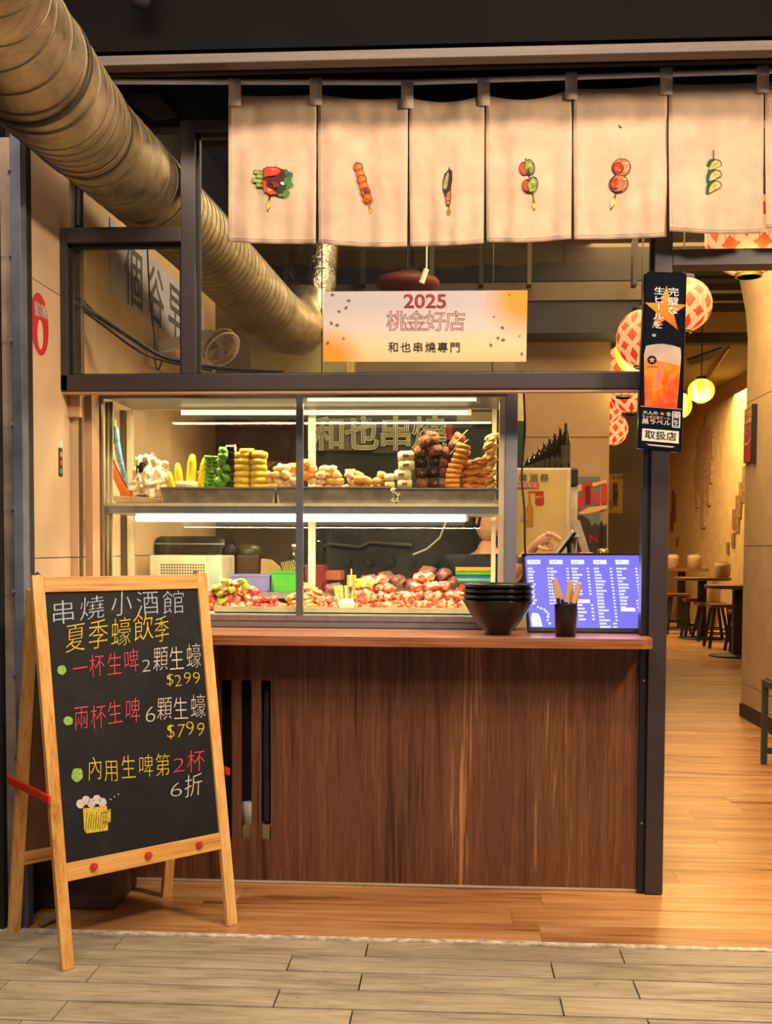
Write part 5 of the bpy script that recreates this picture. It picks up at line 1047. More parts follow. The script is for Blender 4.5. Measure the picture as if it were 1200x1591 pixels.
wv2 = thing('woven_wall_art', 'stepped brown woven strip artwork on the golden wall beside the cream pillar', 'wall art', PX(1150, 790, XR-.01), 'woven art on the golden wall')
strips(wv2, [(1154, 725, 780, 5), (1149, 750, 790, 4), (1144, 770, 828, 5), (1149, 780, 805, 3), (1139, 792, 822, 4), (1138, 828, 850, 4), (1130, 843, 860, 3)], S2)
wv3 = thing('woven_wall_art', 'narrow reddish woven strip artwork just past the door post', 'wall art', PX(1045, 790, XR-.01), 'woven art on the golden wall')
strips(wv3, [(1044, 762, 800, 3), (1042, 795, 825, 4), (1047, 768, 810, 2.5), (1052, 836, 848, 2)], plain('reddish_weave', '#7e4426', .9, 0, .3, 20))
# red sign on pillar wall
rs = thing('red_wall_sign', 'narrow red sign with pale swoosh mounted on the cream pillar wall', 'sign', PX(1168, 675, xr-.02))
a, c = PX(1159, 720, xr-.01), PX(1174, 630, xr-.01)
RSG = plain('brick_red_sign', '#a3392a', .4); part('plate', B().box(xr-.03, xr-.001, c.y, a.y, a.z, c.z), RSG, rs, bevel=.004)
def rsp(u0, u1, v0, v1): return B().box(xr-.033, xr-.0305, c.y+(a.y-c.y)*(1-u1), c.y+(a.y-c.y)*(1-u0), c.z+(a.z-c.z)*v1, c.z+(a.z-c.z)*v0)
part('cream_field', rsp(.06, .94, .08, .28), plain('sign_tan_field', '#d8a878', .5), rs)
SGI = plain('sign_pale_ink', '#e2b090', .5)
tb = B()
for i, ch in enumerate('營業中'): put(tb, ch, Vector((xr-.034, a.y-(.10+.28*i)*(a.y-c.y), c.z-(c.z-a.z)*.24)), Vector((0, -1, 0)), Vector((0, 0, 1)), .085, .01, .26*(a.y-c.y)/.085)
part('lettering', tb, RSG, rs)
tb = B()
for i, ch in enumerate('10-2.5'): put(tb, ch, Vector((xr-.034, a.y-(.08+.14*i)*(a.y-c.y), c.z-(c.z-a.z)*.50)), Vector((0, -1, 0)), Vector((0, 0, 1)), .10, .02, .13*(a.y-c.y)/.055)
part('lettering', tb, SGI, rs)
sw = B(); 
for k in range(10):
    t0, t1 = k/10, (k+1)/10; f0, f1 = [(.60+.07*math.sin(t*3.0)-.10*t**2) for t in (t0, t1)]
    Ys0, Ys1 = a.y-(a.y-c.y)*t0, a.y-(a.y-c.y)*t1
    sw.add([(xr-.034, Ys0, c.z-(c.z-a.z)*f0), (xr-.034, Ys1, c.z-(c.z-a.z)*f1), (xr-.034, Ys1, c.z-(c.z-a.z)*(f1+.035)), (xr-.034, Ys0, c.z-(c.z-a.z)*(f0+.035))], [(0, 1, 2, 3)])
part('swoosh', sw, SGI, rs)
part('dark_side', B().box(xr-.04, xr-.0015, c.y-.035, c.y-.001, a.z-.02, c.z+.01), BLACK, rs)
# ================================================================ LANTERNS
def lantern(px, py, rpx, Y, mat, label, grp, ribs=True, flat=1.0):
    c = P(px, py, Y); r_ = rpx/FPX*Y; t = thing('paper_lantern', label, 'lantern', c, grp)
    n = 22; prof = []
    for k in range(n+1):
        ph = -math.pi/2*.86+math.pi*.86*k/n; prof.append((math.cos(ph)*(1-.012*(k % 2)), flat*math.sin(ph)))
    o = part('shade', B().lathe(prof, (0, 0, 0), 40, False), mat, t, local=True); o.scale = (r_, r_, r_)
    o.rotation_euler = (0, 0, random.random()*3)
    zt_ = prof[-1][1]*r_; part('bottom_ring', B().lathe([(r_*.30, -zt_-.014), (r_*.31, -zt_+.010), (r_*.27, -zt_+.010), (r_*.26, -zt_-.014)], (0, 0, 0), 24), plain('olive_lantern_ring', '#6a5c22', .4), t, local=True); part('bulb', B().lathe([(0, -zt_-.004), (r_*.18, -zt_+.0), (r_*.24, -zt_+.02), (r_*.1, -zt_+.05)], (0, 0, 0), 20), emit('lantern_bulb', (1, .86, .5, 1), 1.1), t, local=True)
    part('top_ring', B().lathe([(r_*.36, zt_-.006), (r_*.36, zt_+.02), (r_*.05, zt_+.03), (0, zt_+.03)], (0, 0, 0), 24), BLACK, t, local=True)
    zc = (4.10 if Y < 12.6 else 4.32); part('cord', B().tube([(0, 0, zt_+.02), (0, 0, zc-c.z)], .006, 6), BLACK, t, local=True)
    return t
GR = 'red patterned lanterns'
lantern(1165, 366, 66, 6.3, LANR, 'largest red-and-cream diamond lantern, partly hidden behind the curtain edge', GR, flat=.9)
lantern(1062, 474, 43, 8.2, LANR, 'red diamond lantern peeping out beside the beer sign', GR, flat=.95)
lantern(997, 526, 38, 8.6, LANR, 'upper red diamond lantern behind the window, before a yellow one', GR, flat=1.15)
lantern(988, 546, 31, 9.0, LANY, 'yellow lantern half hidden behind a red one in the window', 'yellow lanterns', flat=1.1)
lantern(970, 577, 39, 9.4, LANR, 'red diamond lantern farthest along the window just above the lintel', GR, flat=1.0)
lantern(982, 612, 33, 10.2, LANR, 'red diamond lantern right under the lintel', GR, flat=.9)
lantern(941, 632, 27, 11.2, LANR, 'small red diamond lantern half cut by the tan partition, upper one', GR)
lantern(951, 667, 25, 12.0, LANR, 'lowest small red diamond lantern cut by the tan partition', GR)
lantern(1090, 607, 20, 11.5, LANY, 'round glowing yellow lantern hanging over the dining floor', 'yellow lanterns', flat=.92)
lantern(1059, 630, 16, 13.5, LANY, 'small yellow lantern mostly hidden behind the beer sign', 'yellow lanterns', flat=1.2)
lantern(633, 440, 50, 8.0, plain('reflected_lantern_red', '#7c3a2c', .6), 'dull red solid standing in for a lantern reflected above the award banner', GR, flat=.3)  # solid shape put in for a lantern's reflection in the window glass
for (px, py, Y, e) in ((1165, 430, 6.1, 10), (1090, 640, 11.3, 20), (985, 600, 8.9, 8)): point('lantern_glow', P(px, py, Y), e, (1, .75, .2), .12)
tr = thing('track_light_rail', 'thin ceiling rail with lamp running above the yellow lantern', 'rail', P(1090, 590, 13))
part('rail', B().tube([PZ(1064, 640, 4.28), PZ(1133, 540, 4.28)], .02, 6), plain('gold_rail', '#9a8440', .4, .4), tr); part('lamp_head', B().tube([PZ(1090, 600, 4.2), PZ(1092, 594, 4.3)], .04, 10), BLACK, tr)
single('air_vent', B().poly([PZ(1068, 560, 4.30), PZ(1122, 541, 4.30), PZ(1112, 556, 4.30), PZ(1072, 568, 4.30)], (0, 0, .019)), BLACK, 'black ceiling vent above the yellow lantern', 'vent')
# ================================================================ DINING TABLES
def table(px, py_top, py_base, w_px, Yt, label, round_=True):
    b0 = PZ(px, py_base, 0); Y = b0.y; z1 = P(px, py_top, Y).z; r_ = w_px/2/FPX*Y
    t = thing('bar_table', label, 'table', (b0.x, Y, 0), 'bar tables along the golden wall')
    if round_: part('tabletop', B().lathe([(r_*.98, z1-.045), (r_, z1-.02), (r_, z1), (0, z1)], (0, 0, 0), 28), TABW, t, local=True)
    else: part('tabletop', B().box(-r_, r_, -.35, .35, z1-.05, z1), TABW, t, local=True)
    part('column', B().box(-.06, .06, -.06, .06, .03, z1-.05), BLACK, t, local=True)
    part('base', B().lathe([(.36, 0.002), (.36, .018), (.10, .035), (0, .035)], (0, 0, 0), 24), BLACK, t, local=True); return t, z1
def stool(px, py_seat, py_base, w_px, label):
    b0 = PZ(px, py_base, 0); Y = b0.y; z1 = P(px, py_seat, Y).z; r_ = w_px/2/FPX*Y
    t = thing('bar_stool', label, 'stool', (b0.x, Y, 0), 'backless bar stools')
    part('seat', B().box(-r_, r_, -r_*.9, r_*.9, z1-.05, z1), TABW, t, local=True, bevel=.01)
    for sx in (-1, 1):
        for sy in (-1, 1): part('leg', B().bar((sx*r_*1.05, sy*r_*.95, 0.002), (sx*r_*.62, sy*r_*.55, z1-.05), .035, .035), BLACK, t, local=True)
    for sy in (-.86, .86): part('footrest', B().box(-r_*.9, r_*.9, sy*r_-.01, sy*r_+.01, z1*.3, z1*.3+.02), BLACK, t, local=True)
    return t
def pot(px, py, w_px, Y, z, label):
    c = P(px, py, Y); r_ = w_px/2/FPX*Y; t = thing('utensil_pot', label, 'pot', (c.x, Y, z), 'stoneware pots on the bar tables')
    part('pot', B().lathe([(r_*.82, 0.001), (r_*.98, .05), (r_*1.0, .17), (r_*.96, .23), (r_*.84, .23), (r_*.8, .05), (0, .05)], (0, 0, 0), 24), plain('grey_cream_stoneware', '#a98a66', .6, 0, .12, 30, .2), t, local=True)
    part('napkins', B().box(-r_*.6, r_*.6, -r_*.3, r_*.3, .06, .25), plain('cream_napkin', '#c9a878', .8), t, local=True)
t1, z1 = table(1145, 909, 1020, 100, 0, 'nearest dark wooden bar table, cut by the cream pillar'); 
t2, z2t = table(1090, 897, 992, 86, 0, 'second bar table from the pillar with a pot at its edge'); 
t3, z3t = table(1058, 883, 978, 68, 0, 'bar table just past the door post', False)
stool(1120, 938, 1006, 40, 'stool between the two nearest bar tables'); stool(1149, 948, 1012, 34, 'stool beside the cream pillar'); stool(1104, 936, 995, 44, 'stool tucked at the second bar table')
stool(1052, 922, 985, 34, 'stool nearest the door post'); stool(1078, 930, 990, 30, 'stool under the table past the door post')
pot(1123, 890, 24, t2.location.y, z2t, 'grey stoneware utensil pot on the second bar table'); pot(1079, 880, 21, t3.location.y, z3t, 'stoneware pot at the wall side of the post-side table'); pot(1046, 872, 18, t3.location.y+.05, z3t, 'stoneware pot half hidden by the door post')
single('far_dining_table', B().box(P(1038, 0, 22).x-.6, P(1060, 0, 22).x, 21.6, 22.4, .98, 1.04).box(P(1045, 0, 22).x-.05, P(1045, 0, 22).x+.05, 21.9, 22.1, 0, .98), TABW, 'farthest dark dining table behind the door post', 'table')
# bench leg at right edge
bo = PZ(1187, 1187, 0); bn = thing('metal_stool', 'blue-grey metal framed bench with wooden seat at the picture edge', 'bench', (bo.x+.25, bo.y-.1, 0))
hz_ = P(1187, 1054, bo.y).z; MB_ = plain('blue_grey_bench_metal', '#44565c', .4, .4)
for dx in (0, .5):
    for dy in (0, -.42): part('leg', B().box(bo.x-.018+dx, bo.x+.018+dx, bo.y-.018+dy, bo.y+.018+dy, 0.002, hz_-.05), MB_, bn)
part('seat_frame', B().box(bo.x-.02, bo.x+.52, bo.y-.44, bo.y+.02, hz_-.05, hz_-.006), MB_, bn, bevel=.003); part('seat', B().box(bo.x+.0, bo.x+.5, bo.y-.42, bo.y+.0, hz_-.006, hz_+.006), TABW, bn)
part('stretcher', B().box(bo.x, bo.x+.5, bo.y-.01, bo.y+.01, .07, .11), MB_, bn)
# ================================================================ SERVING AREA BEHIND MONITOR
sc_ = thing('service_cabinet', 'dark service cabinet with wooden top standing behind the menu screen', 'cabinet', (.75, 5.4, 0)); sz = P(900, 862, 5.3).z-.012
part('body', B().box(.66, P(1009, 900, 5.15).x, 5.15, 5.47, 0.002, sz-.03), plain('service_black', '#2a2624', .5), sc_); part('top', B().box(.30, P(1011, 900, 5.12).x, 5.12, 5.48, sz-.03, sz), DWOOD, sc_)
part('side_shelf', B().box(.75, P(1009, 900, 5.13).x, 5.13, 5.15, 1.32, 1.36), plain('orange_brown_edge', '#9c6238', .5), sc_)
sz += .0005
# fridge with poster
YR = 7.0
fx0, fx1 = P(770, 800, YR).x, P(887, 800, YR).x; ftz = P(850, 727, YR).z
fr = thing('tall_fridge', 'cream fridge front covered by a beer festival poster', 'fridge', ((fx0+fx1)/2, YR+.3, 0))
part('body', B().box(fx0, fx1, YR, YR+.55, .002, ftz), plain('cream_fridge_side', '#cdbd96', .5), fr, bevel=.008)
Yp = YR-.004
pz = lambda py: P(850, py, Yp).z
pxx = lambda px: P(px, 800, Yp).x
po = part('poster', B().box(pxx(790), pxx(880), Yp, Yp+.003, pz(872), pz(731)), plain('poster_cream_yellow', '#d8b873', .6, 0, .06, 3), fr)
Ypp = Yp-.002
tb = B(); pxrow(tb, '啤酒祭', 806, 748, 856, Ypp, 12.5, .02, 1.0, True); part('lettering', tb, plain('poster_dark_ink', '#2a2420', .6), po)
a, c = P(790, 758.5, Ypp), P(838, 750, Ypp); part('red_label', B().box(a.x, c.x, Ypp-.001, Ypp, a.z, c.z), plain('poster_red_pill', '#c85a36', .6), po)
tb = B(); pxrow(tb, '期間限定', 803, 757, 836, Ypp-.002, 6.5, .01); part('lettering', tb, plain('poster_cream_ink', '#eed2a0', .6), po)
a = P(822, 821, Ypp); bo_ = B().poly([P(x, y_, Ypp) for x, y_ in ((817.5, 818), (829, 818), (829.5, 790), (826, 783), (825, 765), (821.5, 765), (820.5, 783), (817, 790))], (0, .001, 0)); part('printed_bottle', bo_, plain('amber_bottle_print', '#c8801c', .5), po)
part('bottle_label', B().box(P(818, 0, Ypp).x, P(828.5, 0, Ypp).x, Ypp-.002, Ypp-.001, P(0, 806, Ypp).z, P(0, 798, Ypp).z), plain('label_lilac', '#b9a49c', .5), po)
part('printed_badge', B().poly([P(x, y_, Ypp) for x, y_ in ((832, 763), (845, 763), (846, 782), (843, 785), (834, 785), (831.5, 782))][::-1], (0, .001, 0)), REDP, po)
part('badge_top', B().box(P(828.5, 0, Ypp).x, P(849, 0, Ypp).x, Ypp-.001, Ypp, P(0, 764, Ypp).z, P(0, 762, Ypp).z), REDP, po)
tb = B(); pxrow(tb, 'BEST', 832.5, 774, 844.5, Ypp-.002, 4.2, .01); part('lettering', tb, plain('poster_cream_ink', '#eed2a0'), po)
part('poster_edge', B().box(pxx(880), pxx(885), Yp-.004, Yp+.01, pz(872), pz(729)), plain('poster_pale_strip', '#dac9a8', .5), fr)
# bottle line on the fridge
for i in range(9):
    px = 879-i*7.6; top = 655+i*7.2; bz0 = ftz+.001; h = P(px, top, YR+.1).z-bz0; r_ = .024
    t = thing('beer_bottle', f'dark beer bottle, {"tallest beside the fridge edge" if i == 0 else NTH[i]+" in the shrinking row on the fridge"}', 'bottle', (P(px, 720, YR+.1).x, YR+.1+i*.03, bz0), 'bottles on the fridge')
    part('glass', B().lathe([(0, 0), (r_*1.25, 0), (r_*1.25, h*.55), (r_*.9, h*.70), (r_*.42, h*.82), (r_*.42, h*.97), (0, h)], (0, 0, 0), 14), plain('brown_black_bottle', '#1e130c', .2), t, local=True)
    if i == 0: part('label', B().lathe([(r_*1.28, h*.12), (r_*1.28, h*.5)], (0, 0, 0), 14, False), plain('bottle_dark_label', '#3b342c', .5), t, local=True)
# menu board (green) and pale panel behind jamb
single('green_chalk_panel', B().box(P(792, 700, 8.98).x, P(815, 700, 8.98).x, 8.975, 8.995, P(807, 745, 8.98).z, P(807, 655, 8.98).z), plain('dark_green_board', '#12361f', .5), 'narrow dark green board beside the steel post', 'board')
single('pale_wall_strip', B().box(P(792, 640, 8.98).x, P(814, 640, 8.98).x, 8.98, 8.995, P(807, 654, 8.98).z, P(807, 600, 8.98).z), plain('pale_cream_strip', '#d8c48a', .5), 'pale cream panel above the narrow green board', 'panel')
# navy object and white column
a, c = P(886, 755, 7.3), P(899, 727, 7.3); single('navy_cap_box', B().box(a.x, c.x, 7.3, 7.5, a.z, c.z), plain('navy_plastic', '#1a2438', .5), 'small navy box on the white column beside the fridge', 'box', None, .012)
a = P(886, 860, 7.32); c = P(898, 757, 7.32); single('white_column', B().box(a.x, c.x, 7.32, 7.45, 0.001, c.z), plain('white_column_paint', '#d8d2ce', .5), 'narrow white column between the fridge and the lantern poster', 'column')
# lantern poster
YL = YP-.012
lp = thing('lantern_poster', 'teal poster with red hanging lanterns on the tan partition', 'poster', P(920, 800, YL))
part('sheet', B().box(P(896, 0, YL).x, P(943, 0, YL).x, YL, YL+.004, P(0, 868, YL).z, P(0, 740, YL).z), plain('poster_teal', '#5a6c68', .6, 0, .05), lp)
def lpoly(pts, m, nm, dy=.002): part(nm, B().poly([P(x, y_, YL-dy) for x, y_ in pts], (0, .001, 0)), m, lp)
lpoly([(897, 762), (899, 753), (915, 752), (943, 745), (943, 750), (925, 755), (897, 764)], plain('poster_sand_cloud', '#dba468', .6), 'cloud'); lpoly([(899, 797), (915, 788), (943, 785), (943, 790), (920, 797), (903, 799)], plain('poster_sand_cloud', '#dba468'), 'cloud')
lpoly([(897, 866), (897, 802), (905, 800), (914, 806), (920, 818), (926, 812), (930, 818), (935, 808), (939, 818), (943, 812), (943, 866)], plain('poster_dark_trees', '#2e2428', .6), 'tree_shapes')
for (cx, cy, rx, ry) in ((913, 766, 8.5, 18), (928, 774, 4, 10), (940, 767, 4, 15), (901, 782, 4, 10)):
    lpoly([(cx-rx*.7, cy-ry), (cx+rx*.7, cy-ry), (cx+rx, cy-ry*.7), (cx+rx, cy+ry*.7), (cx+rx*.7, cy+ry), (cx-rx*.7, cy+ry), (cx-rx, cy+ry*.7), (cx-rx, cy-ry*.7)][::-1], plain('poster_lantern_red', '#b02a26', .6), 'printed_lantern', .004)
tb = B()
for i, ch in enumerate('居酒屋'): put(tb, ch, P(908.5, 763+i*9.5, YL-.006), Vector((1, 0, 0)), Vector((0, 0, 1)), .052, .01)
part('lettering', tb, BLACK, lp); tb = B(); put(tb, 'N', P(915, 843, YL-.006), Vector((1, 0, 0)), Vector((0, 0, 1)), .085, .03, 1.2); part('lettering', tb, plain('poster_bright_red', '#c02c34', .6), lp)
# small poster on brown wall
YM = YQ-.01
sp_ = thing('small_drinks_poster', 'small yellow drinks poster on the brown far wall', 'poster', P(964, 765, YM))
part('sheet', B().box(P(948, 0, YM).x, P(979, 0, YM).x, YM, YM+.004, P(0, 795, YM).z, P(0, 736, YM).z), plain('poster_mustard', '#c99a44', .6), sp_)
part('printed_figure', B().poly([P(x, y_, YM-.002) for x, y_ in ((952, 786), (958, 786), (961, 770), (960, 751), (953, 750), (953, 768))], (0, .001, 0)), plain('figure_ink', '#2c1e14', .6), sp_)
for (x, y0p, y1p) in ((968, 750, 766), (969, 770, 785)): part('printed_bottle', B().box(P(x-2, 0, YM).x, P(x+2, 0, YM).x, YM-.003, YM-.002, P(0, y1p, YM).z, P(0, y0p, YM).z), plain('bottle_ink', '#7a4420', .6), sp_)
part('printed_mug', B().box(P(958, 0, YM).x, P(965, 0, YM).x, YM-.003, YM-.002, P(0, 787, YM).z, P(0, 777, YM).z), plain('mug_ink', '#b06a24', .6), sp_)
tb = B(); pxrow(tb, '啤酒買', 950, 744, 971, YM-.004, 5.5, .012); part('lettering', tb, plain('poster_red_ink2', '#a05a28', .6), sp_)
# black tall strip at right of white poster
single('coat_hook_rail', B().box(P(947, 0, 8.95).x, P(949.5, 0, 8.95).x, 8.93, 8.96, P(0, 860, 8.95).z, P(0, 812, 8.95).z), BLACK, 'thin black rod standing at the partition edge', 'rod')
# tablet, wooden stand, jar, red cups
tbx = thing('tablet', 'thin silver-edged tablet tilted on a black stand above the menu screen', 'tablet', P(882, 858, 5.4))
part('slab', B().bar(P(862, 862, 5.38), P(891, 824, 5.36), .15, .010, (-.7, 0, .7)), plain('silver_edge', '#c9c4be', .3, .6), tbx, bevel=.003)
part('screen_side', B().bar(P(866, 862, 5.38), P(894, 826, 5.36), .148, .012, (-.7, 0, .7)), plain('tablet_black', '#0e0e10', .15), tbx)
part('stand', B().tube([P(889, 835, 5.42), P(884, 845, 5.42), P(885, 860, 5.42)], .011, 10).lathe([(.05, 0), (.05, .01), (0, .012)], (P(885, 861, 5.42).x, 5.42, sz), 16), BLACK, tbx)
wsd = thing('wooden_card_stand', 'pale wooden triangular card stand behind the tablet', 'stand', P(900, 858, 5.5))
part('front_board', B().poly([P(888, 808, 5.42), P(901, 808, 5.42), P(918, 862, 5.42), P(906, 862, 5.42)][::-1], (0, .012, 0)), plain('pale_ply', '#b3a183', .6, 0, .15, 12), wsd)
part('rear_board', B().poly([P(888, 808, 5.434), P(901, 808, 5.434), P(893, 862, 5.46), P(884, 862, 5.46)][::-1], (0, .012, 0)), plain('pale_ply', '#b3a183'), wsd); part('clip', B().box(P(902, 0, 5.41).x, P(911, 0, 5.41).x, 5.408, 5.418, P(0, 831, 5.41).z, P(0, 827, 5.41).z), plain('pale_clip', '#d9cdb4', .4), wsd)
jr = thing('glass_jar', 'glass jar with a golden lid behind the menu screen', 'jar', (P(937, 858, 5.4).x, 5.4, sz)); jx = 0
part('glass', B().lathe([(.0, 0), (.05, 0), (.055, .008), (.03, .02)], (0, 0, 0), 20), CLEAR, jr, local=True)
part('lid', B().lathe([(.028, .014), (.028, .036), (.025, .04), (0, .04)], (0, 0, 0), 20), plain('gold_lid', '#d8a83c', .25, .9), jr, local=True)
for i, px in enumerate((904, 916)): single('red_sauce_cup', B().lathe([(.02, 0), (.026, .012), (.018, .022), (0, .024)], (P(px, 858, 5.3).x, 5.3, sz), 16), plain('sauce_red', '#c4362c', .3), f'small red cup {("under the wooden stand", "beside the golden-lidded jar")[i]}', 'cup', 'red cups')
cable('monitor_cable', [P(814, 610, 4.9), P(816, 660, 4.9), P(813, 710, 4.88), P(811, 745, 4.88), P(815, 790, 4.88), P(816, 850, 4.9), P(818, 880, 4.95)], .0045, 'black cable hanging from the lintel down to the menu screen')
# ================================================================ MENU SCREEN
mo = thing('menu_screen', 'leaning digital menu screen glowing violet on the counter', 'screen', P(910, 982, 4.72))
BL, BR_, TR, TL = P(820, 983, 4.70), P(1013, 983, 4.70), P(997, 859, 4.93), P(811, 859, 4.93)
BL.z = BR_.z = ctz+.004
n_ = (BR_-BL).cross(TL-BL).normalized()
if n_.y > 0: n_ = -n_
mb = B(); mb.poly([BL, BR_, TR, TL], -n_*.02); part('frame', mb, plain('screen_black_frame', '#101014', .25), mo, bevel=.003)
def mp(u, v, d_=.002): # u right, v down 0..1
    return (TL*(1-u)+TR*u)*(1-v) + (BL*(1-u)+BR_*u)*v + n_*d_
def mquad(b, u0, u1, v0, v1, d_): b.add([mp(u0, v1, d_), mp(u1, v1, d_), mp(u1, v0, d_), mp(u0, v0, d_)], [(0, 1, 2, 3)])
b = B(); mquad(b, .022, .975, .035, .95, .0012); ds = part('display', b, emit('violet_screen', '#6a66dc', .95), mo)
SWH = emit('screen_white', '#f2f4ff', 1.0); b = B(); hdr = B(); dots = B(); redb = B()
cols = [(.04, .20, 12), (.225, .36, 12), (.405, .53, 10), (.59, .72, 20), (.775, .93, 13)]
for ci, (ua, ub, n) in enumerate(cols):
    mquad(hdr, ua+.0, ua+.11, .095, .15, .0016)
    for k in range(3 if ci == 0 else 2): mquad(dots, ua+.025+k*.022, ua+.036+k*.022, .113, .133, .0020)
    mquad(redb, ua+.106, ua+.114, .138, .155, .0022)
    vv = .195
    for k in range(n):
        if ci == 4 and k in (6,): pass
        if vv > .93: break
        L_ = random.choice((3, 3, 4, 4, 5, 6)) if ci > 1 else random.choice((2, 3, 3, 4))
        if (ci == 2 and k == 9): break
        for q_ in range(L_):
            g_ = ua+.0+q_*.0145
            for (du, dv, w_, h_) in ((0, .002, .012, .004), (0, .011, .012, .004), (.002, .0, .003, .024), (.008, .003, .003, .021), (0, .02, .012, .004)): mquad(b, g_+du, g_+du+w_, vv+dv, vv+dv+h_, .0016)
        pr_n = 3 if (k > n-4 and ci > 2) else 2
        for q_ in range(pr_n): mquad(b, ub-.0+(.012 if False else 0)-.0+q_*.011-.022*(pr_n == 3), ub+q_*.011+.008-.022*(pr_n == 3), vv+.003, vv+.021, .0016)
        vv += .0405
vv = .66; mquad(hdr, .425, .53, .60, .645, .0016)
mquad(hdr, .775, .89, .70, .745, .0016)
for k in range(5):
    for q_ in range(3+k % 3): mquad(b, .425+q_*.0145, .425+q_*.0145+.011, vv, vv+.022, .0016)
    for q_ in range(2): mquad(b, .535+q_*.011, .543+q_*.011, vv, vv+.019, .0016)
    vv += .044
part('lettering', b, SWH, mo); part('heading_boxes', hdr, emit('screen_mint', '#dff4f2', 1), mo, kind='stuff'); part('heading_marks', dots, emit('screen_blue', '#6c74b8', 1), mo); part('red_marks', redb, emit('screen_red', '#f05078', 1), mo)
b = B(); b.add([mp(*t, .0022) for t in ((.04, .94), (.125, .94), (.115, .84), (.10, .78), (.05, .77), (.035, .84))], [tuple(range(6))])
for k in range(8): 
    cu_, cv_ = (.10, .125, .15, .165, .18, .175, .17, .185)[k], (.70, .715, .73, .755, .785, .82, .86, .90)[k]; b.add([mp(cu_+.009*math.cos(t)*(1+.3*(k % 2)), cv_+.015*math.sin(t), .0022) for t in [k2*math.pi/4 for k2 in range(8)]], [tuple(range(8))])
part('picture_shapes', b, emit('screen_pale_mint', '#d8f4e8', .95), mo)
area('screen_light', tuple(mp(.5, .5, .03)), tuple(mp(.5, .5, .5)), .45, .25, 1.2, (.45, .42, 1))
# ================================================================ BOWLS, CUP, TONGS
BWL = plain('gloss_black_melamine', '#070606', .2, 0, .05)
bc = P(774, 988, 4.58); bh = .062
prof_b = [(.052, 0), (.056, .0), (.056, .018), (.075, .03), (.115, .085), (.137, .122), (.150, .140), (.152, .144), (.148, .145), (.132, .12), (.108, .082), (.06, .03), (0, .028)]
wds = ['bottom', 'second from bottom', 'third from bottom', 'topmost']
for i in range(4):
    t = thing('black_bowl', f'glossy black ramen bowl, {wds[i]} in the stack beside the menu screen', 'bowl', (bc.x, 4.58, ctz+.0008+i*.0225), 'stacked black bowls')
    part('bowl', B().lathe(prof_b, (0, 0, 0), 48), BWL, t, local=True)
cc_ = P(879, 987, 4.52)
cu2 = thing('utensil_cup', 'tapered black cup holding wooden tongs in front of the menu screen', 'cup', (cc_.x, 4.52, ctz+.001))
part('cup', B().lathe([(.038, 0), (.041, .0), (.0485, .13), (.0495, .132), (.046, .131), (.040, .01), (0, .01)], (0, 0, 0), 32), plain('satin_black_cup', '#141519', .3), cu2, local=True)
TW = plain('tong_wood', '#c9a26c', .5, 0, .12, 20, 0, None, (1, 1, .2)); zc = ctz
def tong(pa, pb_, pc, label, th=.012):
    t = thing('wooden_tongs', label, 'tongs', (cc_.x, 4.52, zc+.02), 'wooden tongs in the cup')
    A_, B2, C_ = P(*pa, 4.50), P(*pb_, 4.50), P(*pc, 4.50)
    part('arm', B().bar(Vector((cc_.x-.012, 4.52, zc+.02)), B2, .014, .006, (0, 1, 0)), plain('dark_tong_tip', '#2a2622', .4), t)
    part('grip', B().bar(B2, A_, .019, .009, (0, 1, 0)), TW, t, bevel=.003)
    part('second_grip', B().bar(C_+Vector((0, .018, 0)), A_+Vector((.004, .014, 0)), .017, .009, (0, 1, 0)), TW, t, bevel=.003)
    part('second_arm', B().bar(Vector((cc_.x+.012, 4.52, zc+.02)), C_+Vector((0, .018, 0)), .013, .006, (0, 1, 0)), plain('dark_tong_tip', '#2a2622'), t)
tong((861, 899), (867, 930), (874, 932), 'wooden tongs leaning towards the bowls'); tong((887, 902), (880, 936), (889, 936), 'wooden tongs standing upright in the middle of the cup'); tong((900, 905), (891, 938), (896, 934), 'wooden tongs leaning towards the door post')
# ================================================================ PERSON BEHIND THE COUNTER
def skin(name, verts, edges, radii, mat, parent, root=0, sub=2, label=None):
    m = bpy.data.meshes.new(name); m.from_pydata([tuple(v) for v in verts], edges, []); o = bpy.data.objects.new(name, m); C.objects.link(o)
    sk = o.modifiers.new('skin', 'SKIN'); sk.use_smooth_shade = True
    lay = m.skin_vertices[0].data
    for i, r_ in enumerate(radii): lay[i].radius = (r_, r_) if isinstance(r_, (int, float)) else r_
    lay[root].use_root = True
    s_ = o.modifiers.new('sub', 'SUBSURF'); s_.levels = sub; s_.render_levels = sub
    m.materials.append(mat); o.parent = parent
    if label: o['label'] = label
    return o
SKIN = plain('warm_skin', '#d9a07c', .5, 0, .05, 12)
pe = thing('person', 'person in dark clothes reaching a hand towards the tablet behind the counter', 'person', (.185, 6.2, 0))
po_ = Vector((.185, 6.2, 0))
def W(px, py, Y): return P(px, py, Y)-po_
wr1 = W(829, 851, 5.5); el1 = W(789, 900, 5.72); sh1 = Vector((.02, -.06, 1.36)); 
hp1, hp2, hp3 = P(838, 843, 5.46)-po_, P(847, 836, 5.455)-po_, P(853, 833, 5.45)-po_
fm = el1*.55+wr1*.45
V = [(0, 0, .92), (0, -.01, 1.05), (0, -.02, 1.20), (0, -.02, 1.33), (0, -.02, 1.43), (0, -.04, 1.50),      # pelvis..neck
     (-.19, 0, 1.34), (-.25, -.05, 1.10), (-.18, -.28, 1.02), (-.10, -.36, 1.04),
     (.17, -.08, 1.33), tuple(el1), tuple(wr1), (-.10, 0, .86), (-.11, -.01, .48), (-.11, .02, .08), (.10, 0, .86), (.11, -.01, .48), (.11, .02, .08), (-.11, -.12, .03), (.11, -.12, .03), tuple(fm), tuple(hp1), tuple(hp2), tuple(hp3)]
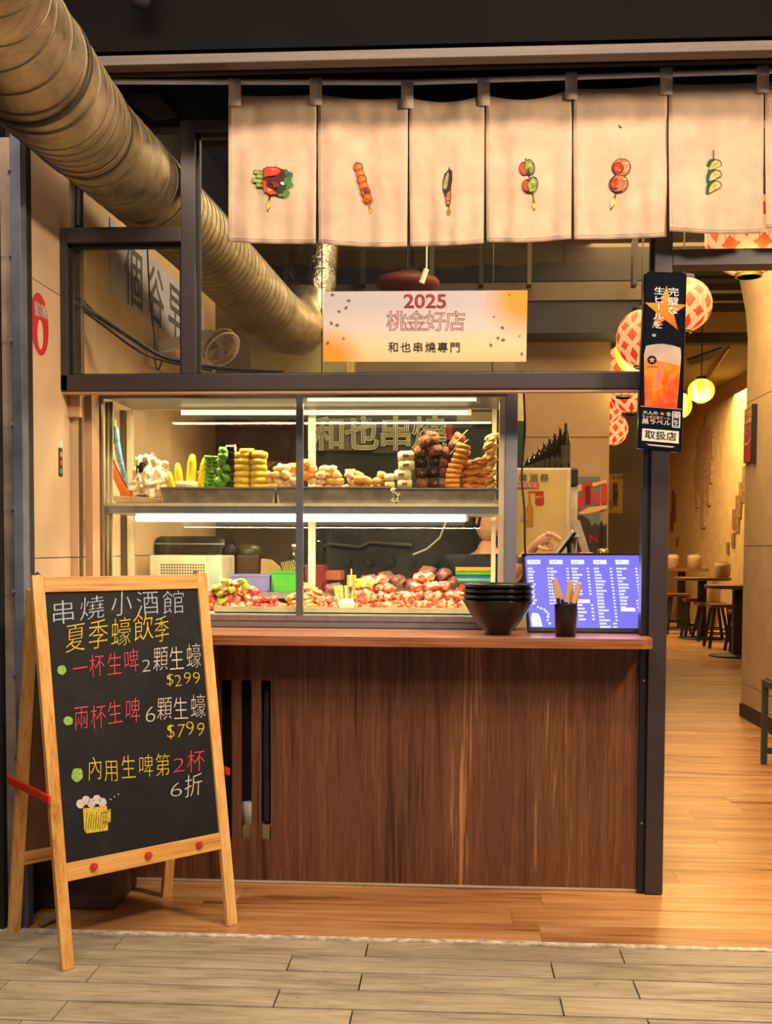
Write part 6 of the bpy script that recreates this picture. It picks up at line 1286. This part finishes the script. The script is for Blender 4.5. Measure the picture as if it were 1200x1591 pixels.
E_ = [(0, 1), (1, 2), (2, 3), (3, 4), (4, 5), (3, 6), (6, 7), (7, 8), (8, 9), (3, 10), (10, 11), (11, 21), (21, 12), (12, 22), (22, 23), (23, 24), (0, 13), (13, 14), (14, 15), (0, 16), (16, 17), (17, 18), (15, 19), (18, 20)]
Rr = [(.15, .11), (.135, .10), (.15, .11), (.15, .10), .055, .05, .062, .045, .036, .026, .062, .045, (.026, .022), .085, .06, .045, .085, .06, .045, .04, .04, .038, (.030, .019), (.034, .017), (.030, .013)]
skin('body', V, E_, Rr, SKIN, pe, 0, 2)
# shirt / trousers
SH = plain('black_shirt_cloth', '#23242c', .85, 0, .15, 12)
mid = Vector(V[10])*.45+el1*.55
skin('shirt', [(0, 0, .88), (0, -.01, 1.05), (0, -.02, 1.20), (0, -.02, 1.33), (0, -.02, 1.41), (-.19, 0, 1.34), (-.225, -.03, 1.2), (.17, -.08, 1.33), tuple(mid)], [(0, 1), (1, 2), (2, 3), (3, 4), (3, 5), (5, 6), (3, 7), (7, 8)], [(.175, .14), (.165, .13), (.185, .14), (.19, .135), .088, .09, .075, .092, .07], SH, pe)
skin('trousers', [(0, 0, .93), (-.10, 0, .86), (-.11, -.01, .48), (-.11, .02, .10), (.10, 0, .86), (.11, -.01, .48), (.11, .02, .10)], [(0, 1), (1, 2), (2, 3), (0, 4), (4, 5), (5, 6)], [(.16, .12), .098, .074, .06, .098, .074, .06], plain('dark_trousers', '#1e1e24', .9), pe)
# head: shaped by a deformed sphere, joined to neck
import bmesh
bm = bmesh.new(); bmesh.ops.create_uvsphere(bm, u_segments=24, v_segments=18, radius=1)
hc = Vector((.01, -.05, 1.60))
for v in bm.verts:
    x, y_, z = v.co; fr2 = max(0, -y_)
    k = 1 - .22*max(0, -z)**1.5
    nx, ny_, nz = x*.075*k, y_*.095*k, z*.118
    if fr2 > .6 and abs(x) < .22 and -.35 < z < .12: ny_ -= .018*(1-abs(x)/.22)*(1-abs(z+.15)/.3)
    if fr2 > .5 and .05 < z < .25 and .2 < abs(x) < .55: ny_ += .008
    v.co = (nx, ny_, nz)
hm = bpy.data.meshes.new('head'); bm.to_mesh(hm); bm.free(); hm.materials.append(SKIN)
for p in hm.polygons: p.use_smooth = True
ho = bpy.data.objects.new('head', hm); C.objects.link(ho); ho.parent = pe; ho.location = hc; ho.rotation_euler = (.35, 0, .6)
hr = B(); 
hbm = bmesh.new(); bmesh.ops.create_uvsphere(hbm, u_segments=24, v_segments=16, radius=1)
bmesh.ops.delete(hbm, geom=[v for v in hbm.verts if (v.co.y < -.35 and v.co.z < .42) or v.co.z < -.55], context='VERTS')
for v in hbm.verts: v.co = (v.co.x*.083, v.co.y*.104+.006, v.co.z*.124+.006)
hmm = bpy.data.meshes.new('hair'); hbm.to_mesh(hmm); hbm.free(); hmm.materials.append(plain('black_hair', '#15110f', .6, 0, .2, 80))
for p in hmm.polygons: p.use_smooth = True
hro = bpy.data.objects.new('hair', hmm); C.objects.link(hro); hro.parent = ho; hro.modifiers.new('s', 'SOLIDIFY').thickness = .008
for sx in (-1, 1):
    part('eye', B().lathe([(0, -.008), (.008, -.004), (.010, .0), (.008, .004), (0, .008)], (sx*.028, -.086, .012), 10), plain('eye_dark', '#1a1210', .2), ho, local=True); part('ear', B().lathe([(0, -.028), (.010, -.015), (.013, 0), (.012, .018), (0, .028)], (sx*.074, .005, -.005), 10), SKIN, ho, local=True)
part('mouth', B().tube([(-.020, -.083, -.052), (0, -.087, -.054), (.020, -.083, -.052)], .005, 6), plain('lips', '#a8584a', .5), ho, local=True)
# hand reaching to the tablet : palm + separate fingers
def HW(px, py, dy=0): return P(px, py, 5.46+dy)-po_
fing = [[(848, 829), (858, 829), (866, 834), (874, 839)], [(849, 833), (860, 835), (868, 840), (873, 846)], [(849, 838), (859, 842), (864, 848), (863, 854)], [(847, 842), (855, 847), (858, 853), (855, 857)]]
for i, f in enumerate(fing): skin('finger', [tuple(HW(x, y_, .016*i-.03)) for x, y_ in f], [(0, 1), (1, 2), (2, 3)], [.0115, .0105, .0092, .0075], SKIN, pe, 0, 2)
skin('thumb', [tuple(HW(836, 848, -.01)), tuple(HW(845, 853, -.03)), tuple(HW(855, 853, -.035))], [(0, 1), (1, 2)], [.013, .011, .008], SKIN, pe, 0, 2)
bpy.data.objects.remove(_fo)
